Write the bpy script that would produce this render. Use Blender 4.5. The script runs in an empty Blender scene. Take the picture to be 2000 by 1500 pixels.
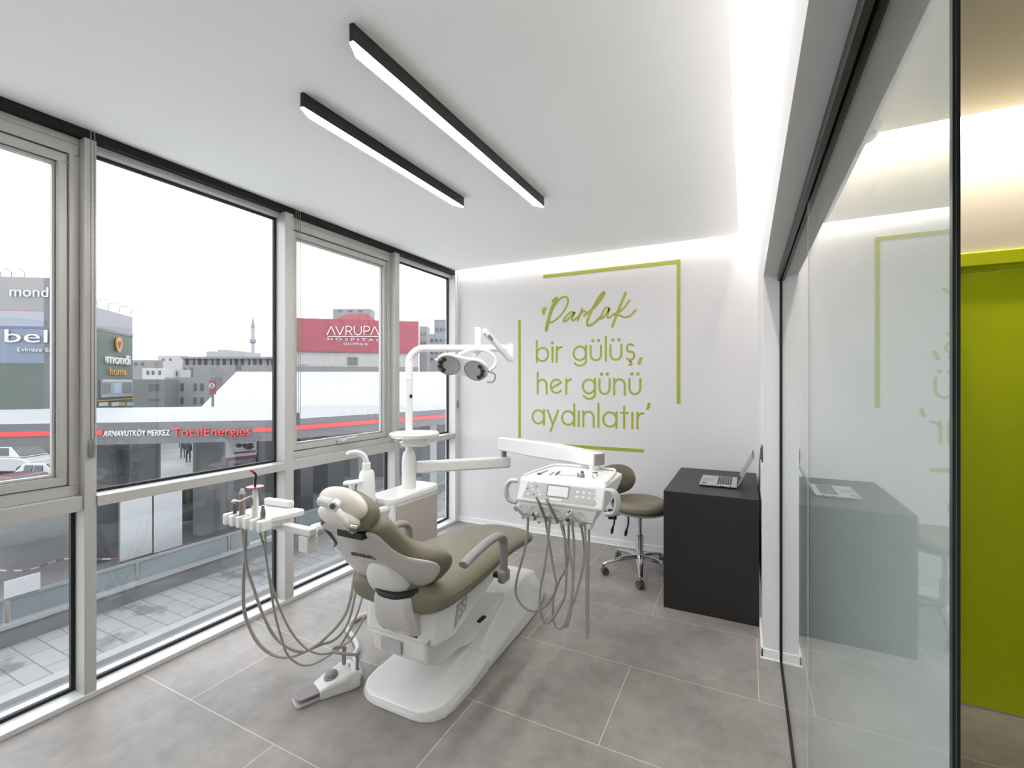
import bpy, bmesh, math, random
from mathutils import Vector, Matrix, Euler

random.seed(7)
SC = bpy.context.scene
COL = SC.collection
PI = math.pi

# ------------------------------------------------------------------ camera
F_PX = 905.0
YAW = math.atan2(457.0, F_PX)
CAM_H = 1.5
cam_data = bpy.data.cameras.new('camera')
cam_data.sensor_fit = 'HORIZONTAL'
cam_data.sensor_width = 36.0
cam_data.lens = 36.0 * F_PX / 2000.0
cam_data.shift_y = -(750.0 - 747.0) / 2000.0
cam_data.clip_start = 0.02
cam_data.clip_end = 900
cam = bpy.data.objects.new('camera', cam_data)
COL.objects.link(cam)
cam.location = (0, 0, CAM_H)
cam.rotation_euler = (PI / 2, 0, YAW)
SC.camera = cam

# ------------------------------------------------------------------ view, world
SC.view_settings.view_transform = 'Standard'
SC.view_settings.look = 'None'
SC.view_settings.exposure = 0.16
SC.view_settings.gamma = 1.0
SC.view_settings.use_curve_mapping = False
SC.cycles.transparent_max_bounces = 24

SKY_STRENGTH = 3.1
world = bpy.data.worlds.new('overcast_sky')
SC.world = world
world.use_nodes = True
wn = world.node_tree.nodes; wl = world.node_tree.links
wn.clear()
wo = wn.new('ShaderNodeOutputWorld'); wb = wn.new('ShaderNodeBackground')
wtc = wn.new('ShaderNodeTexCoord'); wmap = wn.new('ShaderNodeMapping')
wnoise = wn.new('ShaderNodeTexNoise'); wramp = wn.new('ShaderNodeValToRGB')
wmap.inputs['Scale'].default_value = (1.2, 1.2, 4.0)
wnoise.inputs['Scale'].default_value = 2.2
wnoise.inputs['Detail'].default_value = 5
wramp.color_ramp.elements[0].position = 0.32; wramp.color_ramp.elements[0].color = (0.84, 0.88, 0.95, 1)
wramp.color_ramp.elements[1].position = 0.58; wramp.color_ramp.elements[1].color = (0.97, 1.0, 1.06, 1)
wl.new(wtc.outputs['Generated'], wmap.inputs['Vector']); wl.new(wmap.outputs['Vector'], wnoise.inputs['Vector'])
wl.new(wnoise.outputs['Fac'], wramp.inputs['Fac']); wl.new(wramp.outputs['Color'], wb.inputs['Color'])
wb.inputs['Strength'].default_value = SKY_STRENGTH
wl.new(wb.outputs['Background'], wo.inputs['Surface'])

def area_lamp(name, loc, direction, sx, sy, power, color=(1, 1, 1)):
    d = bpy.data.lights.new(name, 'AREA'); d.shape = 'RECTANGLE'
    d.size = sx; d.size_y = sy; d.energy = power; d.color = color
    o = bpy.data.objects.new(name, d); COL.objects.link(o)
    o.location = loc
    return o, Vector(direction).normalized()

def aim(o, z_dir, x_dir):
    """point the lamp's -Z along z_dir with its long side along x_dir"""
    z = -Vector(z_dir).normalized(); x = Vector(x_dir).normalized()
    y = z.cross(x).normalized(); x = y.cross(z).normalized()
    o.rotation_euler = Matrix((x, y, z)).transposed().to_euler()

# cove LED strips: back wall, right wall (both on top of the ceiling panel's lip), corridor
WARM = (1.0, 0.955, 0.91)
for nm, loc, zd, xd, ln, pw, colr in (
        ('cove_strip_back', (-1.42, 4.180, 2.755), (0, 1, -0.35), (1, 0, 0), 2.7, 11.0, WARM),
        ('cove_strip_right', (-0.038, 0.35, 2.755), (1, 0, -0.35), (0, 1, 0), 7.6, 58.0, WARM),
        ('cove_strip_corridor', (1.2, 2.790, 2.755), (0, 1, -1.3), (1, 0, 0), 1.8, 27.0, (1.0, 0.90, 0.76))):
    lo, _ = area_lamp(nm, loc, zd, ln, 0.025, pw, colr)
    aim(lo, zd, xd)

# ------------------------------------------------------------------ materials
def lin(c):
    return tuple(((x / 255.0) / 12.92) if x / 255.0 <= 0.04045 else (((x / 255.0) + 0.055) / 1.055) ** 2.4 for x in c)

MATS = {}
TONE = 1.0    # colour scale; street colours are dimmed to offset the strong sky
def mat(name, rgb=(200, 200, 200), rough=0.5, metal=0.0, spec=0.5, noise=0.0, nscale=20.0, bump=0.0, coat=0.0, emit=0.0, emit_rgb=None):
    """procedural principled material; rgb is the surface's own colour in sRGB 0-255"""
    if name in MATS: return MATS[name]
    m = bpy.data.materials.new(name); m.use_nodes = True
    nt = m.node_tree; b = nt.nodes['Principled BSDF']
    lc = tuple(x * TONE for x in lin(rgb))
    b.inputs['Base Color'].default_value = (*lc, 1)
    b.inputs['Roughness'].default_value = rough
    b.inputs['Metallic'].default_value = metal
    b.inputs['Specular IOR Level'].default_value = spec
    if coat: b.inputs['Coat Weight'].default_value = coat; b.inputs['Coat Roughness'].default_value = 0.08
    if emit:
        b.inputs['Emission Color'].default_value = (*lin(emit_rgb or rgb), 1); b.inputs['Emission Strength'].default_value = emit
    if noise or bump:
        tc = nt.nodes.new('ShaderNodeTexCoord'); n = nt.nodes.new('ShaderNodeTexNoise')
        n.inputs['Scale'].default_value = nscale; n.inputs['Detail'].default_value = 6
        nt.links.new(tc.outputs['Object'], n.inputs['Vector'])
        if noise:
            r = nt.nodes.new('ShaderNodeValToRGB'); c = lc
            r.color_ramp.elements[0].position = 0.3; r.color_ramp.elements[1].position = 0.7
            r.color_ramp.elements[0].color = (*[x * (1 - noise) for x in c], 1)
            r.color_ramp.elements[1].color = (*[min(1, x * (1 + noise)) for x in c], 1)
            nt.links.new(n.outputs['Fac'], r.inputs['Fac']); nt.links.new(r.outputs['Color'], b.inputs['Base Color'])
        if bump:
            bp = nt.nodes.new('ShaderNodeBump'); bp.inputs['Strength'].default_value = bump; bp.inputs['Distance'].default_value = 0.002
            nt.links.new(n.outputs['Fac'], bp.inputs['Height']); nt.links.new(bp.outputs['Normal'], b.inputs['Normal'])
    MATS[name] = m
    return m

class NT:
    """tiny node-math helper"""
    def __init__(s, m): s.nt = m.node_tree
    def n(s, t, **k):
        x = s.nt.nodes.new(t)
        for a, v in k.items(): setattr(x, a, v)
        return x
    def m(s, op, a, b=None, c=None):
        x = s.n('ShaderNodeMath', operation=op)
        for i, v in enumerate((a, b, c)):
            if v is None: continue
            if isinstance(v, (int, float)): x.inputs[i].default_value = v
            else: s.nt.links.new(v, x.inputs[i])
        return x.outputs[0]
    def l(s, a, b): s.nt.links.new(a, b)

def glass_mat(name, tint=(0.96, 0.98, 0.97), f0=0.045):
    """architectural pane: fresnel mix of clear transmission and mirror reflection (same for every ray)"""
    m = bpy.data.materials.new(name); m.use_nodes = True
    m.node_tree.nodes.clear(); q = NT(m)
    out = q.n('ShaderNodeOutputMaterial'); mix = q.n('ShaderNodeMixShader')
    tr = q.n('ShaderNodeBsdfTransparent'); gl = q.n('ShaderNodeBsdfGlossy')
    tr.inputs['Color'].default_value = (*tint, 1); gl.inputs['Roughness'].default_value = 0.0
    gl.inputs['Color'].default_value = (1, 1, 1, 1)
    g = q.n('ShaderNodeNewGeometry'); vm = q.n('ShaderNodeVectorMath', operation='DOT_PRODUCT')
    q.l(g.outputs['Normal'], vm.inputs[0]); q.l(g.outputs['Incoming'], vm.inputs[1])
    cosv = q.m('ABSOLUTE', vm.outputs['Value'])
    f = q.m('MULTIPLY_ADD', q.m('POWER', q.m('SUBTRACT', 1.0, cosv), 5.0), 1 - f0, f0)
    q.l(f, mix.inputs['Fac']); q.l(tr.outputs[0], mix.inputs[1]); q.l(gl.outputs[0], mix.inputs[2])
    q.l(mix.outputs[0], out.inputs['Surface'])
    MATS[name] = m
    return m

def tile_floor_mat():
    m = bpy.data.materials.new('grey_stone_tile'); m.use_nodes = True
    q = NT(m); b = m.node_tree.nodes['Principled BSDF']
    tc = q.n('ShaderNodeTexCoord'); sep = q.n('ShaderNodeSeparateXYZ'); q.l(tc.outputs['Object'], sep.inputs[0])
    v = q.m('DIVIDE', q.m('ADD', sep.outputs['Y'], -3.07 + 12.0), 0.6)
    row = q.m('FLOOR', v); par = q.m('MODULO', row, 2.0)
    u = q.m('ADD', q.m('DIVIDE', q.m('ADD', sep.outputs['X'], 0.545 + 12.0), 1.2), q.m('MULTIPLY', par, 0.5))
    fu = q.m('FRACT', u); fv = q.m('FRACT', v)
    du = q.m('MULTIPLY', q.m('MINIMUM', fu, q.m('SUBTRACT', 1.0, fu)), 1.2)
    dv = q.m('MULTIPLY', q.m('MINIMUM', fv, q.m('SUBTRACT', 1.0, fv)), 0.6)
    joint = q.m('LESS_THAN', q.m('MINIMUM', du, dv), 0.0017)
    cell = q.n('ShaderNodeCombineXYZ'); q.l(q.m('FLOOR', u), cell.inputs[0]); q.l(row, cell.inputs[1])
    wn_ = q.n('ShaderNodeTexWhiteNoise'); wn_.noise_dimensions = '3D'; q.l(cell.outputs[0], wn_.inputs['Vector'])
    n1 = q.n('ShaderNodeTexNoise'); n1.inputs['Scale'].default_value = 2.6; n1.inputs['Detail'].default_value = 8; n1.inputs['Roughness'].default_value = 0.62
    n2 = q.n('ShaderNodeTexNoise'); n2.inputs['Scale'].default_value = 16; n2.inputs['Detail'].default_value = 6
    for n in (n1, n2): q.l(tc.outputs['Object'], n.inputs['Vector'])
    f = q.m('ADD', q.m('MULTIPLY', n1.outputs['Fac'], 0.75), q.m('MULTIPLY', n2.outputs['Fac'], 0.25))
    f = q.m('ADD', f, q.m('MULTIPLY', q.m('SUBTRACT', wn_.outputs['Value'], 0.5), 0.07))
    r = q.n('ShaderNodeValToRGB')
    r.color_ramp.elements[0].position = 0.33; r.color_ramp.elements[0].color = (*lin((126, 120, 116)), 1)
    r.color_ramp.elements[1].position = 0.66; r.color_ramp.elements[1].color = (*lin((162, 155, 150)), 1)
    q.l(f, r.inputs['Fac'])
    mx = q.n('ShaderNodeMix', data_type='RGBA'); q.l(joint, mx.inputs['Factor'])
    q.l(r.outputs['Color'], mx.inputs['A']); mx.inputs['B'].default_value = (*lin((205, 196, 188)), 1)
    q.l(mx.outputs['Result'], b.inputs['Base Color'])
    b.inputs['Roughness'].default_value = 0.42; b.inputs['Specular IOR Level'].default_value = 0.35
    MATS['tile'] = m
    return m

M_wall = mat('white_wall_paint', (221, 219, 219), 0.75, spec=0.2, bump=0.03, nscale=90)
M_ceil = mat('white_ceiling_paint', (247, 247, 246), 0.85, spec=0.15)
M_corr = mat('corridor_cream_paint', (226, 219, 206), 0.8, spec=0.15)
M_alu = mat('satin_aluminium_frame', (188, 186, 182), 0.42, metal=0.2)
M_alu2 = mat('light_aluminium_sill', (214, 214, 214), 0.4, metal=0.15)
M_black = mat('black_powder_coat', (26, 25, 25), 0.45)
M_pocket = mat('black_blind_pocket', (16, 16, 18), 0.8)
M_gasket = mat('black_rubber_gasket', (22, 22, 24), 0.6)
M_white = mat('glossy_white_plastic', (234, 233, 230), 0.22, coat=0.4)
M_whitem = mat('satin_white_plastic', (228, 226, 223), 0.4)
M_shell = mat('pearl_beige_shell', (199, 195, 190), 0.25, coat=0.3)
M_cream = mat('cream_headrest_shell', (208, 201, 190), 0.35)
M_leather = mat('olive_taupe_leather', (118, 111, 94), 0.42, noise=0.05, nscale=7, bump=0.12, spec=0.4)
M_grey = mat('warm_grey_plastic', (142, 135, 135), 0.4)
M_lgrey = mat('light_grey_plastic', (186, 182, 180), 0.4)
M_hose = mat('grey_hose_rubber', (160, 156, 149), 0.5)
M_dgrey = mat('dark_grey_plastic', (88, 84, 82), 0.45)
M_chrome = mat('polished_chrome', (205, 205, 208), 0.12, metal=1.0)
M_steel = mat('brushed_steel', (150, 146, 142), 0.3, metal=0.9)
M_rubber = mat('black_rubber', (20, 19, 19), 0.55)
M_lime = mat('lime_green_lettering', (158, 166, 54), 0.55)
M_door = mat('lime_green_door_paint', (214, 229, 8), 0.4)
M_desk = mat('anthracite_laminate', (32, 29, 26), 0.45, noise=0.03, nscale=60)
M_diff = mat('lamp_diffuser', (255, 255, 255), 0.4, emit=60.0)
M_glass = glass_mat('clear_window_glass', (0.97, 0.985, 0.98))
M_part = glass_mat('greenish_partition_glass', (0.94, 0.965, 0.95), 0.05)
M_tile = tile_floor_mat()

# ------------------------------------------------------------------ object helpers
W = {}     # object -> world origin used by its children's meshes

def tag(o, label=None, cat=None, group=None, kind=None):
    if label: o['label'] = label
    if cat: o['category'] = cat
    if group: o['group'] = group
    if kind: o['kind'] = kind
    return o

def thing(name, label, cat, loc=(0, 0, 0), group=None, kind=None):
    o = bpy.data.objects.new(name, None); COL.objects.link(o)
    o.empty_display_size = 0.1
    o.location = loc; W[o] = Vector(loc)
    return tag(o, label, cat, group, kind)

class MB:
    def __init__(s): s.bm = bmesh.new()
    def _xf(s, vs, M):
        if M is not None:
            for v in vs: v.co = M @ v.co
    def box(s, a, b, M=None):
        x0, y0, z0 = a; x1, y1, z1 = b
        v = [s.bm.verts.new(p) for p in ((x0,y0,z0),(x1,y0,z0),(x1,y1,z0),(x0,y1,z0),(x0,y0,z1),(x1,y0,z1),(x1,y1,z1),(x0,y1,z1))]
        for f in ((3,2,1,0),(4,5,6,7),(0,1,5,4),(1,2,6,5),(2,3,7,6),(3,0,4,7)): s.bm.faces.new([v[i] for i in f])
        s._xf(v, M); return s
    def prism(s, pts, axis, a, b, M=None):
        """polygon extruded along axis from a to b; pts are the other two coords in xyz order"""
        def P(p, t):
            return {'x': (t, p[0], p[1]), 'y': (p[0], t, p[1]), 'z': (p[0], p[1], t)}[axis]
        A = [s.bm.verts.new(P(p, a)) for p in pts]; B = [s.bm.verts.new(P(p, b)) for p in pts]
        s.bm.faces.new(A); s.bm.faces.new(B[::-1]); n = len(pts)
        for i in range(n): s.bm.faces.new((A[i], B[i], B[(i+1) % n], A[(i+1) % n]))
        s._xf(A + B, M); return s
    def rings(s, rings, caps=True, closed=False, M=None):
        R = [[s.bm.verts.new(p) for p in r] for r in rings]
        n = len(R[0])
        for i in range(len(R) - (0 if closed else 1)):
            a, b = R[i], R[(i+1) % len(R)]
            for j in range(n): s.bm.faces.new((a[j], a[(j+1) % n], b[(j+1) % n], b[j]))
        if caps and not closed:
            s.bm.faces.new(R[0][::-1]); s.bm.faces.new(R[-1])
        s._xf([v for r in R for v in r], M); return s
    def lathe(s, prof, c=(0,0,0), n=32, M=None, sy=1.0, closed=False):
        """prof: (radius, z)"""
        rr = []
        for r, z in prof:
            r = max(r, 1e-4)
            rr.append([(c[0]+r*math.cos(2*PI*k/n), c[1]+sy*r*math.sin(2*PI*k/n), c[2]+z) for k in range(n)])
        return s.rings(rr, M=M, closed=closed)
    def tube(s, pts, r, n=10, smooth=True, sub=6, flat=None, M=None):
        """round tube through pts (Catmull-Rom); r number or list per control point; flat=(a,b) gives an elliptical section"""
        P = [Vector(p) for p in pts]
        R = list(r) if isinstance(r, (list, tuple)) else [r] * len(P)
        if smooth and len(P) > 2:
            Q = []; RR = []
            for i in range(len(P) - 1):
                p0 = P[max(i-1, 0)]; p1 = P[i]; p2 = P[i+1]; p3 = P[min(i+2, len(P)-1)]
                for k in range(sub):
                    t = k / sub
                    Q.append(0.5*((2*p1)+(-p0+p2)*t+(2*p0-5*p1+4*p2-p3)*t*t+(-p0+3*p1-3*p2+p3)*t**3)); RR.append(R[i]*(1-t)+R[i+1]*t)
            Q.append(P[-1]); RR.append(R[-1]); P, R = Q, RR
        T = []
        for i in range(len(P)):
            d = P[min(i+1, len(P)-1)] - P[max(i-1, 0)]
            T.append(d.normalized() if d.length > 1e-9 else Vector((0,0,1)))
        up = Vector((0,0,1)) if abs(T[0].z) < 0.9 else Vector((1,0,0))
        N = (up - T[0]*up.dot(T[0])).normalized(); rr = []
        for i in range(len(P)):
            if i: 
                N = N - T[i]*N.dot(T[i])
                N = N.normalized() if N.length > 1e-6 else (up - T[i]*up.dot(T[i])).normalized()
            B = T[i].cross(N); fa, fb = flat or (1, 1)
            rr.append([P[i] + R[i]*(fb*math.cos(2*PI*k/n)*N + fa*math.sin(2*PI*k/n)*B) for k in range(n)])
        return s.rings(rr, M=M)
    def cyl(s, a, b, r, n=20, r2=None): return s.tube([a, b], [r, r if r2 is None else r2], n=n, smooth=False)
    def ball(s, c, r, n=16, m=10, M=None):
        rx, ry, rz = (r, r, r) if isinstance(r, (int, float)) else r
        rr = []
        for i in range(m + 1):
            t = PI * i / m; q = max(math.sin(t), 1e-3)
            rr.append([(c[0]+rx*q*math.cos(2*PI*k/n), c[1]+ry*q*math.sin(2*PI*k/n), c[2]-rz*math.cos(t)) for k in range(n)])
        return s.rings(rr, M=M)
    def grid(s, rows, M=None, close_back=None):
        V = [[s.bm.verts.new(p) for p in r] for r in rows]
        for i in range(len(V)-1):
            for j in range(len(V[0])-1): s.bm.faces.new((V[i][j], V[i][j+1], V[i+1][j+1], V[i+1][j]))
        s._xf([v for r in V for v in r], M); return s
    def build(s, name, material, parent=None, local=False, smooth=35, bevel=0.0, seg=2, subsurf=0, solid=0.0, loc=None):
        bm = s.bm
        if bevel or subsurf: bmesh.ops.remove_doubles(bm, verts=bm.verts, dist=1e-5)
        bmesh.ops.recalc_face_normals(bm, faces=bm.faces)
        me = bpy.data.meshes.new(name)
        off = W[parent] if parent is not None else (Vector(loc) if loc is not None else Vector((0,0,0)))
        if not local:
            for v in bm.verts: v.co -= off
        bm.to_mesh(me); bm.free()
        if smooth:
            me.polygons.foreach_set('use_smooth', [True]*len(me.polygons))
            me.set_sharp_from_angle(angle=math.radians(smooth))
        me.materials.append(material)
        o = bpy.data.objects.new(name, me); COL.objects.link(o)
        if parent is not None: o.parent = parent; W[o] = W[parent]
        else: o.location = off; W[o] = off
        if solid:
            md = o.modifiers.new('thickness', 'SOLIDIFY'); md.thickness = solid; md.offset = 0
        if bevel:
            md = o.modifiers.new('edge', 'BEVEL'); md.width = bevel; md.segments = seg; md.limit_method = 'ANGLE'; md.angle_limit = math.radians(35); md.harden_normals = False
        if subsurf:
            md = o.modifiers.new('smooth', 'SUBSURF'); md.levels = subsurf; md.render_levels = subsurf
        return o

def struct(name, mb, m, **k):
    return tag(mb.build(name, m, **k), kind='structure')

def text_obj(name, body, size, material, parent, M, depth=0.004, align='LEFT', sx=1.0, spacing=1.0):
    """flat raised lettering; M places it (text lies in its local XY plane)"""
    c = bpy.data.curves.new(name, 'FONT'); c.body = body; c.size = size; c.extrude = depth; c.align_x = align
    c.space_character = spacing; c.resolution_u = 3
    tmp = bpy.data.objects.new(name + '_curve', c)
    me = bpy.data.meshes.new_from_object(tmp); me.name = name
    bpy.data.objects.remove(tmp); bpy.data.curves.remove(c)
    me.materials.clear(); me.materials.append(material)
    o = bpy.data.objects.new(name, me); COL.objects.link(o)
    if parent is not None:
        o.parent = parent
        o.matrix_local = Matrix.Translation(-W[parent]) @ M @ Matrix.Diagonal((sx, 1, 1, 1))
    else: o.matrix_local = M @ Matrix.Diagonal((sx, 1, 1, 1))
    return o

def catmull(P, sub=6):
    P = [Vector(p) for p in P]
    if len(P) < 3: return P
    Q = []
    for i in range(len(P) - 1):
        p0 = P[max(i-1, 0)]; p1 = P[i]; p2 = P[i+1]; p3 = P[min(i+2, len(P)-1)]
        for k in range(sub):
            t = k / sub
            Q.append(0.5*((2*p1)+(-p0+p2)*t+(2*p0-5*p1+4*p2-p3)*t*t+(-p0+3*p1-3*p2+p3)*t**3))
    Q.append(P[-1]); return Q

_LAY = [0]
def ribbon(mb, pts, w, P3, thick=0.002, cap=True):
    _LAY[0] = (_LAY[0] + 1) % 9; thick += 0.00012 * _LAY[0]
    """flat stroke of width w along 2-D pts; P3(x, z, t) maps to the wall with t = height off it"""
    P = [Vector(p) for p in pts]; n = len(P)
    Wd = list(w) if isinstance(w, (list, tuple)) else [w]*n
    L = []; R = []
    for i in range(n):
        d = P[min(i+1, n-1)] - P[max(i-1, 0)]
        if d.length < 1e-9: d = Vector((1, 0))
        d.normalize(); nn = Vector((-d.y, d.x)) * (Wd[i] / 2)
        L.append(P[i] + nn); R.append(P[i] - nn)
    def capf(c, d, r): # half-disc points
        a = math.atan2(d.y, d.x)
        return [c + Vector((math.cos(a + q), math.sin(a + q))) * r for q in [PI/2 - PI*k/6 for k in range(1, 6)]]
    for i in range(n - 1):
        quad = (L[i], L[i+1], R[i+1], R[i])
        a = [mb.bm.verts.new(P3(p.x, p.y, 0.0)) for p in quad]; b = [mb.bm.verts.new(P3(p.x, p.y, thick)) for p in quad]
        mb.bm.faces.new(b); mb.bm.faces.new(a[::-1])
        for k in range(4): mb.bm.faces.new((a[k], a[(k+1) % 4], b[(k+1) % 4], b[k]))
    if cap:
        for i in (0, n-1):
            disc(mb, P[i], Wd[i]/2, P3, thick - 0.00005*(1 + (i > 0)))
    return mb

def disc(mb, c, r, P3, thick=0.002, n=14):
    pts = [(c[0]+r*math.cos(2*PI*k/n), c[1]+r*math.sin(2*PI*k/n)) for k in range(n)]
    a = [mb.bm.verts.new(P3(*p, 0.0)) for p in pts]; b = [mb.bm.verts.new(P3(*p, thick)) for p in pts]
    mb.bm.faces.new(b); mb.bm.faces.new(a[::-1])
    for k in range(n): mb.bm.faces.new((a[k], a[(k+1) % n], b[(k+1) % n], b[k]))

def frame_ring(mb, axis, a0, a1, lo, hi, wy, wz0=None, wz1=None):
    """rectangular ring between lo=(p,q) and hi=(p,q) in the plane normal to axis, thickness a0..a1"""
    wz0 = wy if wz0 is None else wz0; wz1 = wy if wz1 is None else wz1
    (p0, q0), (p1, q1) = lo, hi
    for (x0, y0, x1, y1) in ((p0, q0, p1, q0+wz0), (p0, q1-wz1, p1, q1), (p0, q0+wz0, p0+wy, q1-wz1), (p1-wy, q0+wz0, p1, q1-wz1)):
        if axis == 'x': mb.box((a0, x0, y0), (a1, x1, y1))
        else: mb.box((x0, a0, y0), (x1, a1, y1))
    return mb

# ================================================================== THE ROOM
Y_BACK = 4.23; X_WIN = -2.78; X_R = 0.085; Z_C = 2.70
struct('floor', MB().box((-2.95, -3.6, -0.12), (2.6, 4.40, 0.0)), M_tile)
struct('ceiling', MB().box((-2.80, -3.5, Z_C), (-0.05, 4.17, Z_C+0.045)), M_ceil)
struct('ceiling_upper', MB().box((-2.95, -3.6, 2.84), (2.6, 4.40, 3.10)), M_ceil)
struct('ceiling_corridor', MB().box((0.26, -3.5, Z_C), (2.5, 2.78, Z_C+0.045)), M_corr)
struct('wall_back', MB().box((-2.95, Y_BACK, 0), (0.30, 4.40, 2.84)), M_wall)
struct('wall_right', MB().box((X_R, 2.87, 0), (0.26, Y_BACK, 2.84)), M_wall)
struct('wall_header', MB().box((X_R, -3.5, 2.08), (0.26, 2.87, 2.84)), M_wall)
struct('wall_rear', MB().box((-2.95, -3.6, 0), (2.6, -3.5, 2.84)), M_wall)
# corridor end wall around the green door, corridor side wall
mb = MB(); mb.box((0.26, 2.87, 0), (0.844, 3.0, 2.84)); mb.box((0.844, 2.87, 2.095), (1.86, 3.0, 2.84)); mb.box((1.86, 2.87, 0), (2.5, 3.0, 2.84))
struct('wall_corridor_end', mb, M_corr)
struct('wall_corridor_side', MB().box((2.5, -3.5, 0), (2.6, 3.0, 2.84)), M_corr)
# baseboards
M_base = mat('white_baseboard', (236, 235, 233), 0.4)
def baseb(name, segs):
    mb = MB()
    for a, b in segs: mb.box(a, b)
    return struct(name, mb, M_base, bevel=0.003)
baseb('baseboard_back', [((-2.80, Y_BACK-0.012, 0), (X_R, Y_BACK, 0.058)), ((-2.80, Y_BACK-0.016, 0), (X_R, Y_BACK, 0.012))])
baseb('baseboard_right', [((X_R-0.012, 2.858, 0), (X_R, Y_BACK-0.012, 0.058))])
baseb('baseboard_pier', [((X_R-0.012, 2.858, 0), (0.168, 2.87, 0.058)), ((X_R-0.016, 2.852, 0), (0.168, 2.87, 0.012))])
baseb('baseboard_corridor', [((0.19, 2.858, 0), (0.842, 2.87, 0.058))])

# ------------------------------------------------------------------ window wall
X_IN, X_OUT = -2.78, -2.91
PIL = [(-0.045, 0.02), (1.04, 1.086), (2.104, 2.171), (3.202, 3.263), (-1.13, -1.065), (-2.215, -2.15), (-3.3, -3.235)]  # last three carry the added bays behind the camera
mb = MB()
struct('trim_sill', MB().box((-2.91, -3.5, 0.0), (-2.775, Y_BACK, 0.026)), M_alu2, bevel=0.002)
mb = MB(); mb.box((-2.95, -3.5, 2.68), (-2.80, Y_BACK, 2.83)); mb.box((-2.86, -3.5, 2.656), (-2.788, 4.165, 2.699))
struct('trim_blind_pocket', mb, M_pocket)
struct('trim_sill_outside', MB().box((-3.02, -3.5, -0.25), (-2.91, Y_BACK, 0.0)), M_alu)
for i, (a, b) in enumerate(PIL):
    struct('trim_mullion_%d' % (i+1), MB().box((X_OUT, a, 0.0), (X_IN, b, 2.656)), M_alu, bevel=0.002)
struct('trim_end_jamb', MB().box((X_OUT, 4.165, 0.026), (-2.785, Y_BACK, 2.712)), M_wall)

def window(n, ya, yb, sash):
    root = thing('window_%d' % n, None, None, (-2.86, (ya+yb)/2, 0.026), kind='structure')
    f = MB()
    f.box((-2.90, ya, 2.625), (-2.83, yb, 2.68))                     # head
    if sash: f.box((-2.90, ya, 0.895), (-2.79, yb, 0.965))            # transom
    else: f.box((-2.90, ya, 0.907), (-2.77, yb, 0.957))
    f.build('frame', M_alu, root, bevel=0.002)
    g = MB(); frame_ring(g, 'x', -2.892, -2.872, (ya, 0.026), (yb, 0.905), 0.016)
    if not sash: frame_ring(g, 'x', -2.892, -2.872, (ya, 0.957), (yb, 2.625), 0.014)
    g.build('gasket', M_gasket, root, smooth=0)
    MB().box((-2.888, ya+0.004, 0.03), (-2.882, yb-0.004, 0.90)).build('pane', M_glass, root, smooth=0)
    if sash:
        s = MB(); frame_ring(s, 'x', -2.90, -2.83, (ya, 0.965), (yb, 2.625), 0.037, 0.05, 0.05); s.build('outer_sash', M_alu, root, bevel=0.003)
        s2 = MB(); frame_ring(s2, 'x', -2.895, -2.842, (ya+0.039, 1.018), (yb-0.039, 2.572), 0.036, 0.042, 0.042)
        frame_ring(s2, 'x', -2.89, -2.862, (ya+0.075, 1.060), (yb-0.075, 2.530), 0.012)
        s2.build('inner_sash', M_alu, root, bevel=0.004)
        MB().box((-2.888, ya+0.07, 1.05), (-2.882, yb-0.07, 2.54)).build('pane', M_glass, root, smooth=0)
        if n == 3:
            hb = MB(); hb.box((-2.842, 2.60, 1.022), (-2.818, 2.66, 1.052)); hb.tube([(-2.81, 2.63, 1.04), (-2.79, 2.63, 1.045), (-2.782, 2.66, 1.06), (-2.78, 2.76, 1.066)], [0.011, 0.012, 0.012, 0.009], n=8)
            hb.build('handle', M_alu, root, bevel=0.003)
    else:
        MB().box((-2.888, ya+0.004, 0.955), (-2.882, yb-0.004, 2.627)).build('pane', M_glass, root, smooth=0)
    return root
window(1, 0.02, 1.04, True); window(2, 1.086, 2.104, False); window(3, 2.171, 3.202, True); window(4, 3.263, 4.165, False)
window(5, -1.065, -0.045, False); window(6, -2.15, -1.13, True); window(7, -3.235, -2.215, False)  # unseen bays added behind the camera to let in more daylight

# ------------------------------------------------------------------ glass partition to the corridor
GX0, GX1 = 0.1675, 0.1713
gp = thing('glass_partition', 'frameless glass partition wall between treatment room and corridor', 'glass wall', (GX0, 1.7, 0))
JOINT = 1.655
MB().box((GX0, 0.5601, 0.012), (GX1, JOINT-0.0015, 2.07)).build('pane', M_part, gp, smooth=0)
MB().box((GX0, JOINT+0.0015, 0.012), (GX1, 2.86, 2.07)).build('pane', M_part, gp, smooth=0)
MB().box((GX0-0.0005, JOINT-0.0015, 0.012), (GX1+0.0005, JOINT+0.0015, 2.07)).build('joint_strip', mat('clear_silicone', (205, 212, 208), 0.3), gp, smooth=0)
e = MB(); e.box((0.1665, 0.553, 0.0), (0.1689, 0.560, 2.075)); e.box((0.1693, 0.553, 0.0), (0.1720, 0.560, 2.075))
e.build('edge_profile', mat('dark_green_glass_edge', (34, 42, 42), 0.3), gp, smooth=0)
MB().box((0.1689, 0.5535, 0.0), (0.1693, 0.560, 2.075)).build('edge_seam', mat('pale_glass_seam', (190, 205, 205), 0.3), gp, smooth=0)
r = MB(); r.box((GX0-0.016, -3.5, 2.045), (GX0-0.003, 2.87, 2.08)); r.box((GX1+0.003, -3.5, 2.045), (GX1+0.016, 2.87, 2.08)); r.box((GX0-0.003, -3.5, 2.07), (GX1+0.003, 2.87, 2.08))
r.build('top_rail', mat('dark_bronze_rail', (62, 58, 56), 0.35, metal=0.4), gp, smooth=0)
MB().box((GX0-0.006, 0.545, 0.0), (GX1+0.006, 2.87, 0.012)).build('bottom_rail', M_black, gp, smooth=0)
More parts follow.
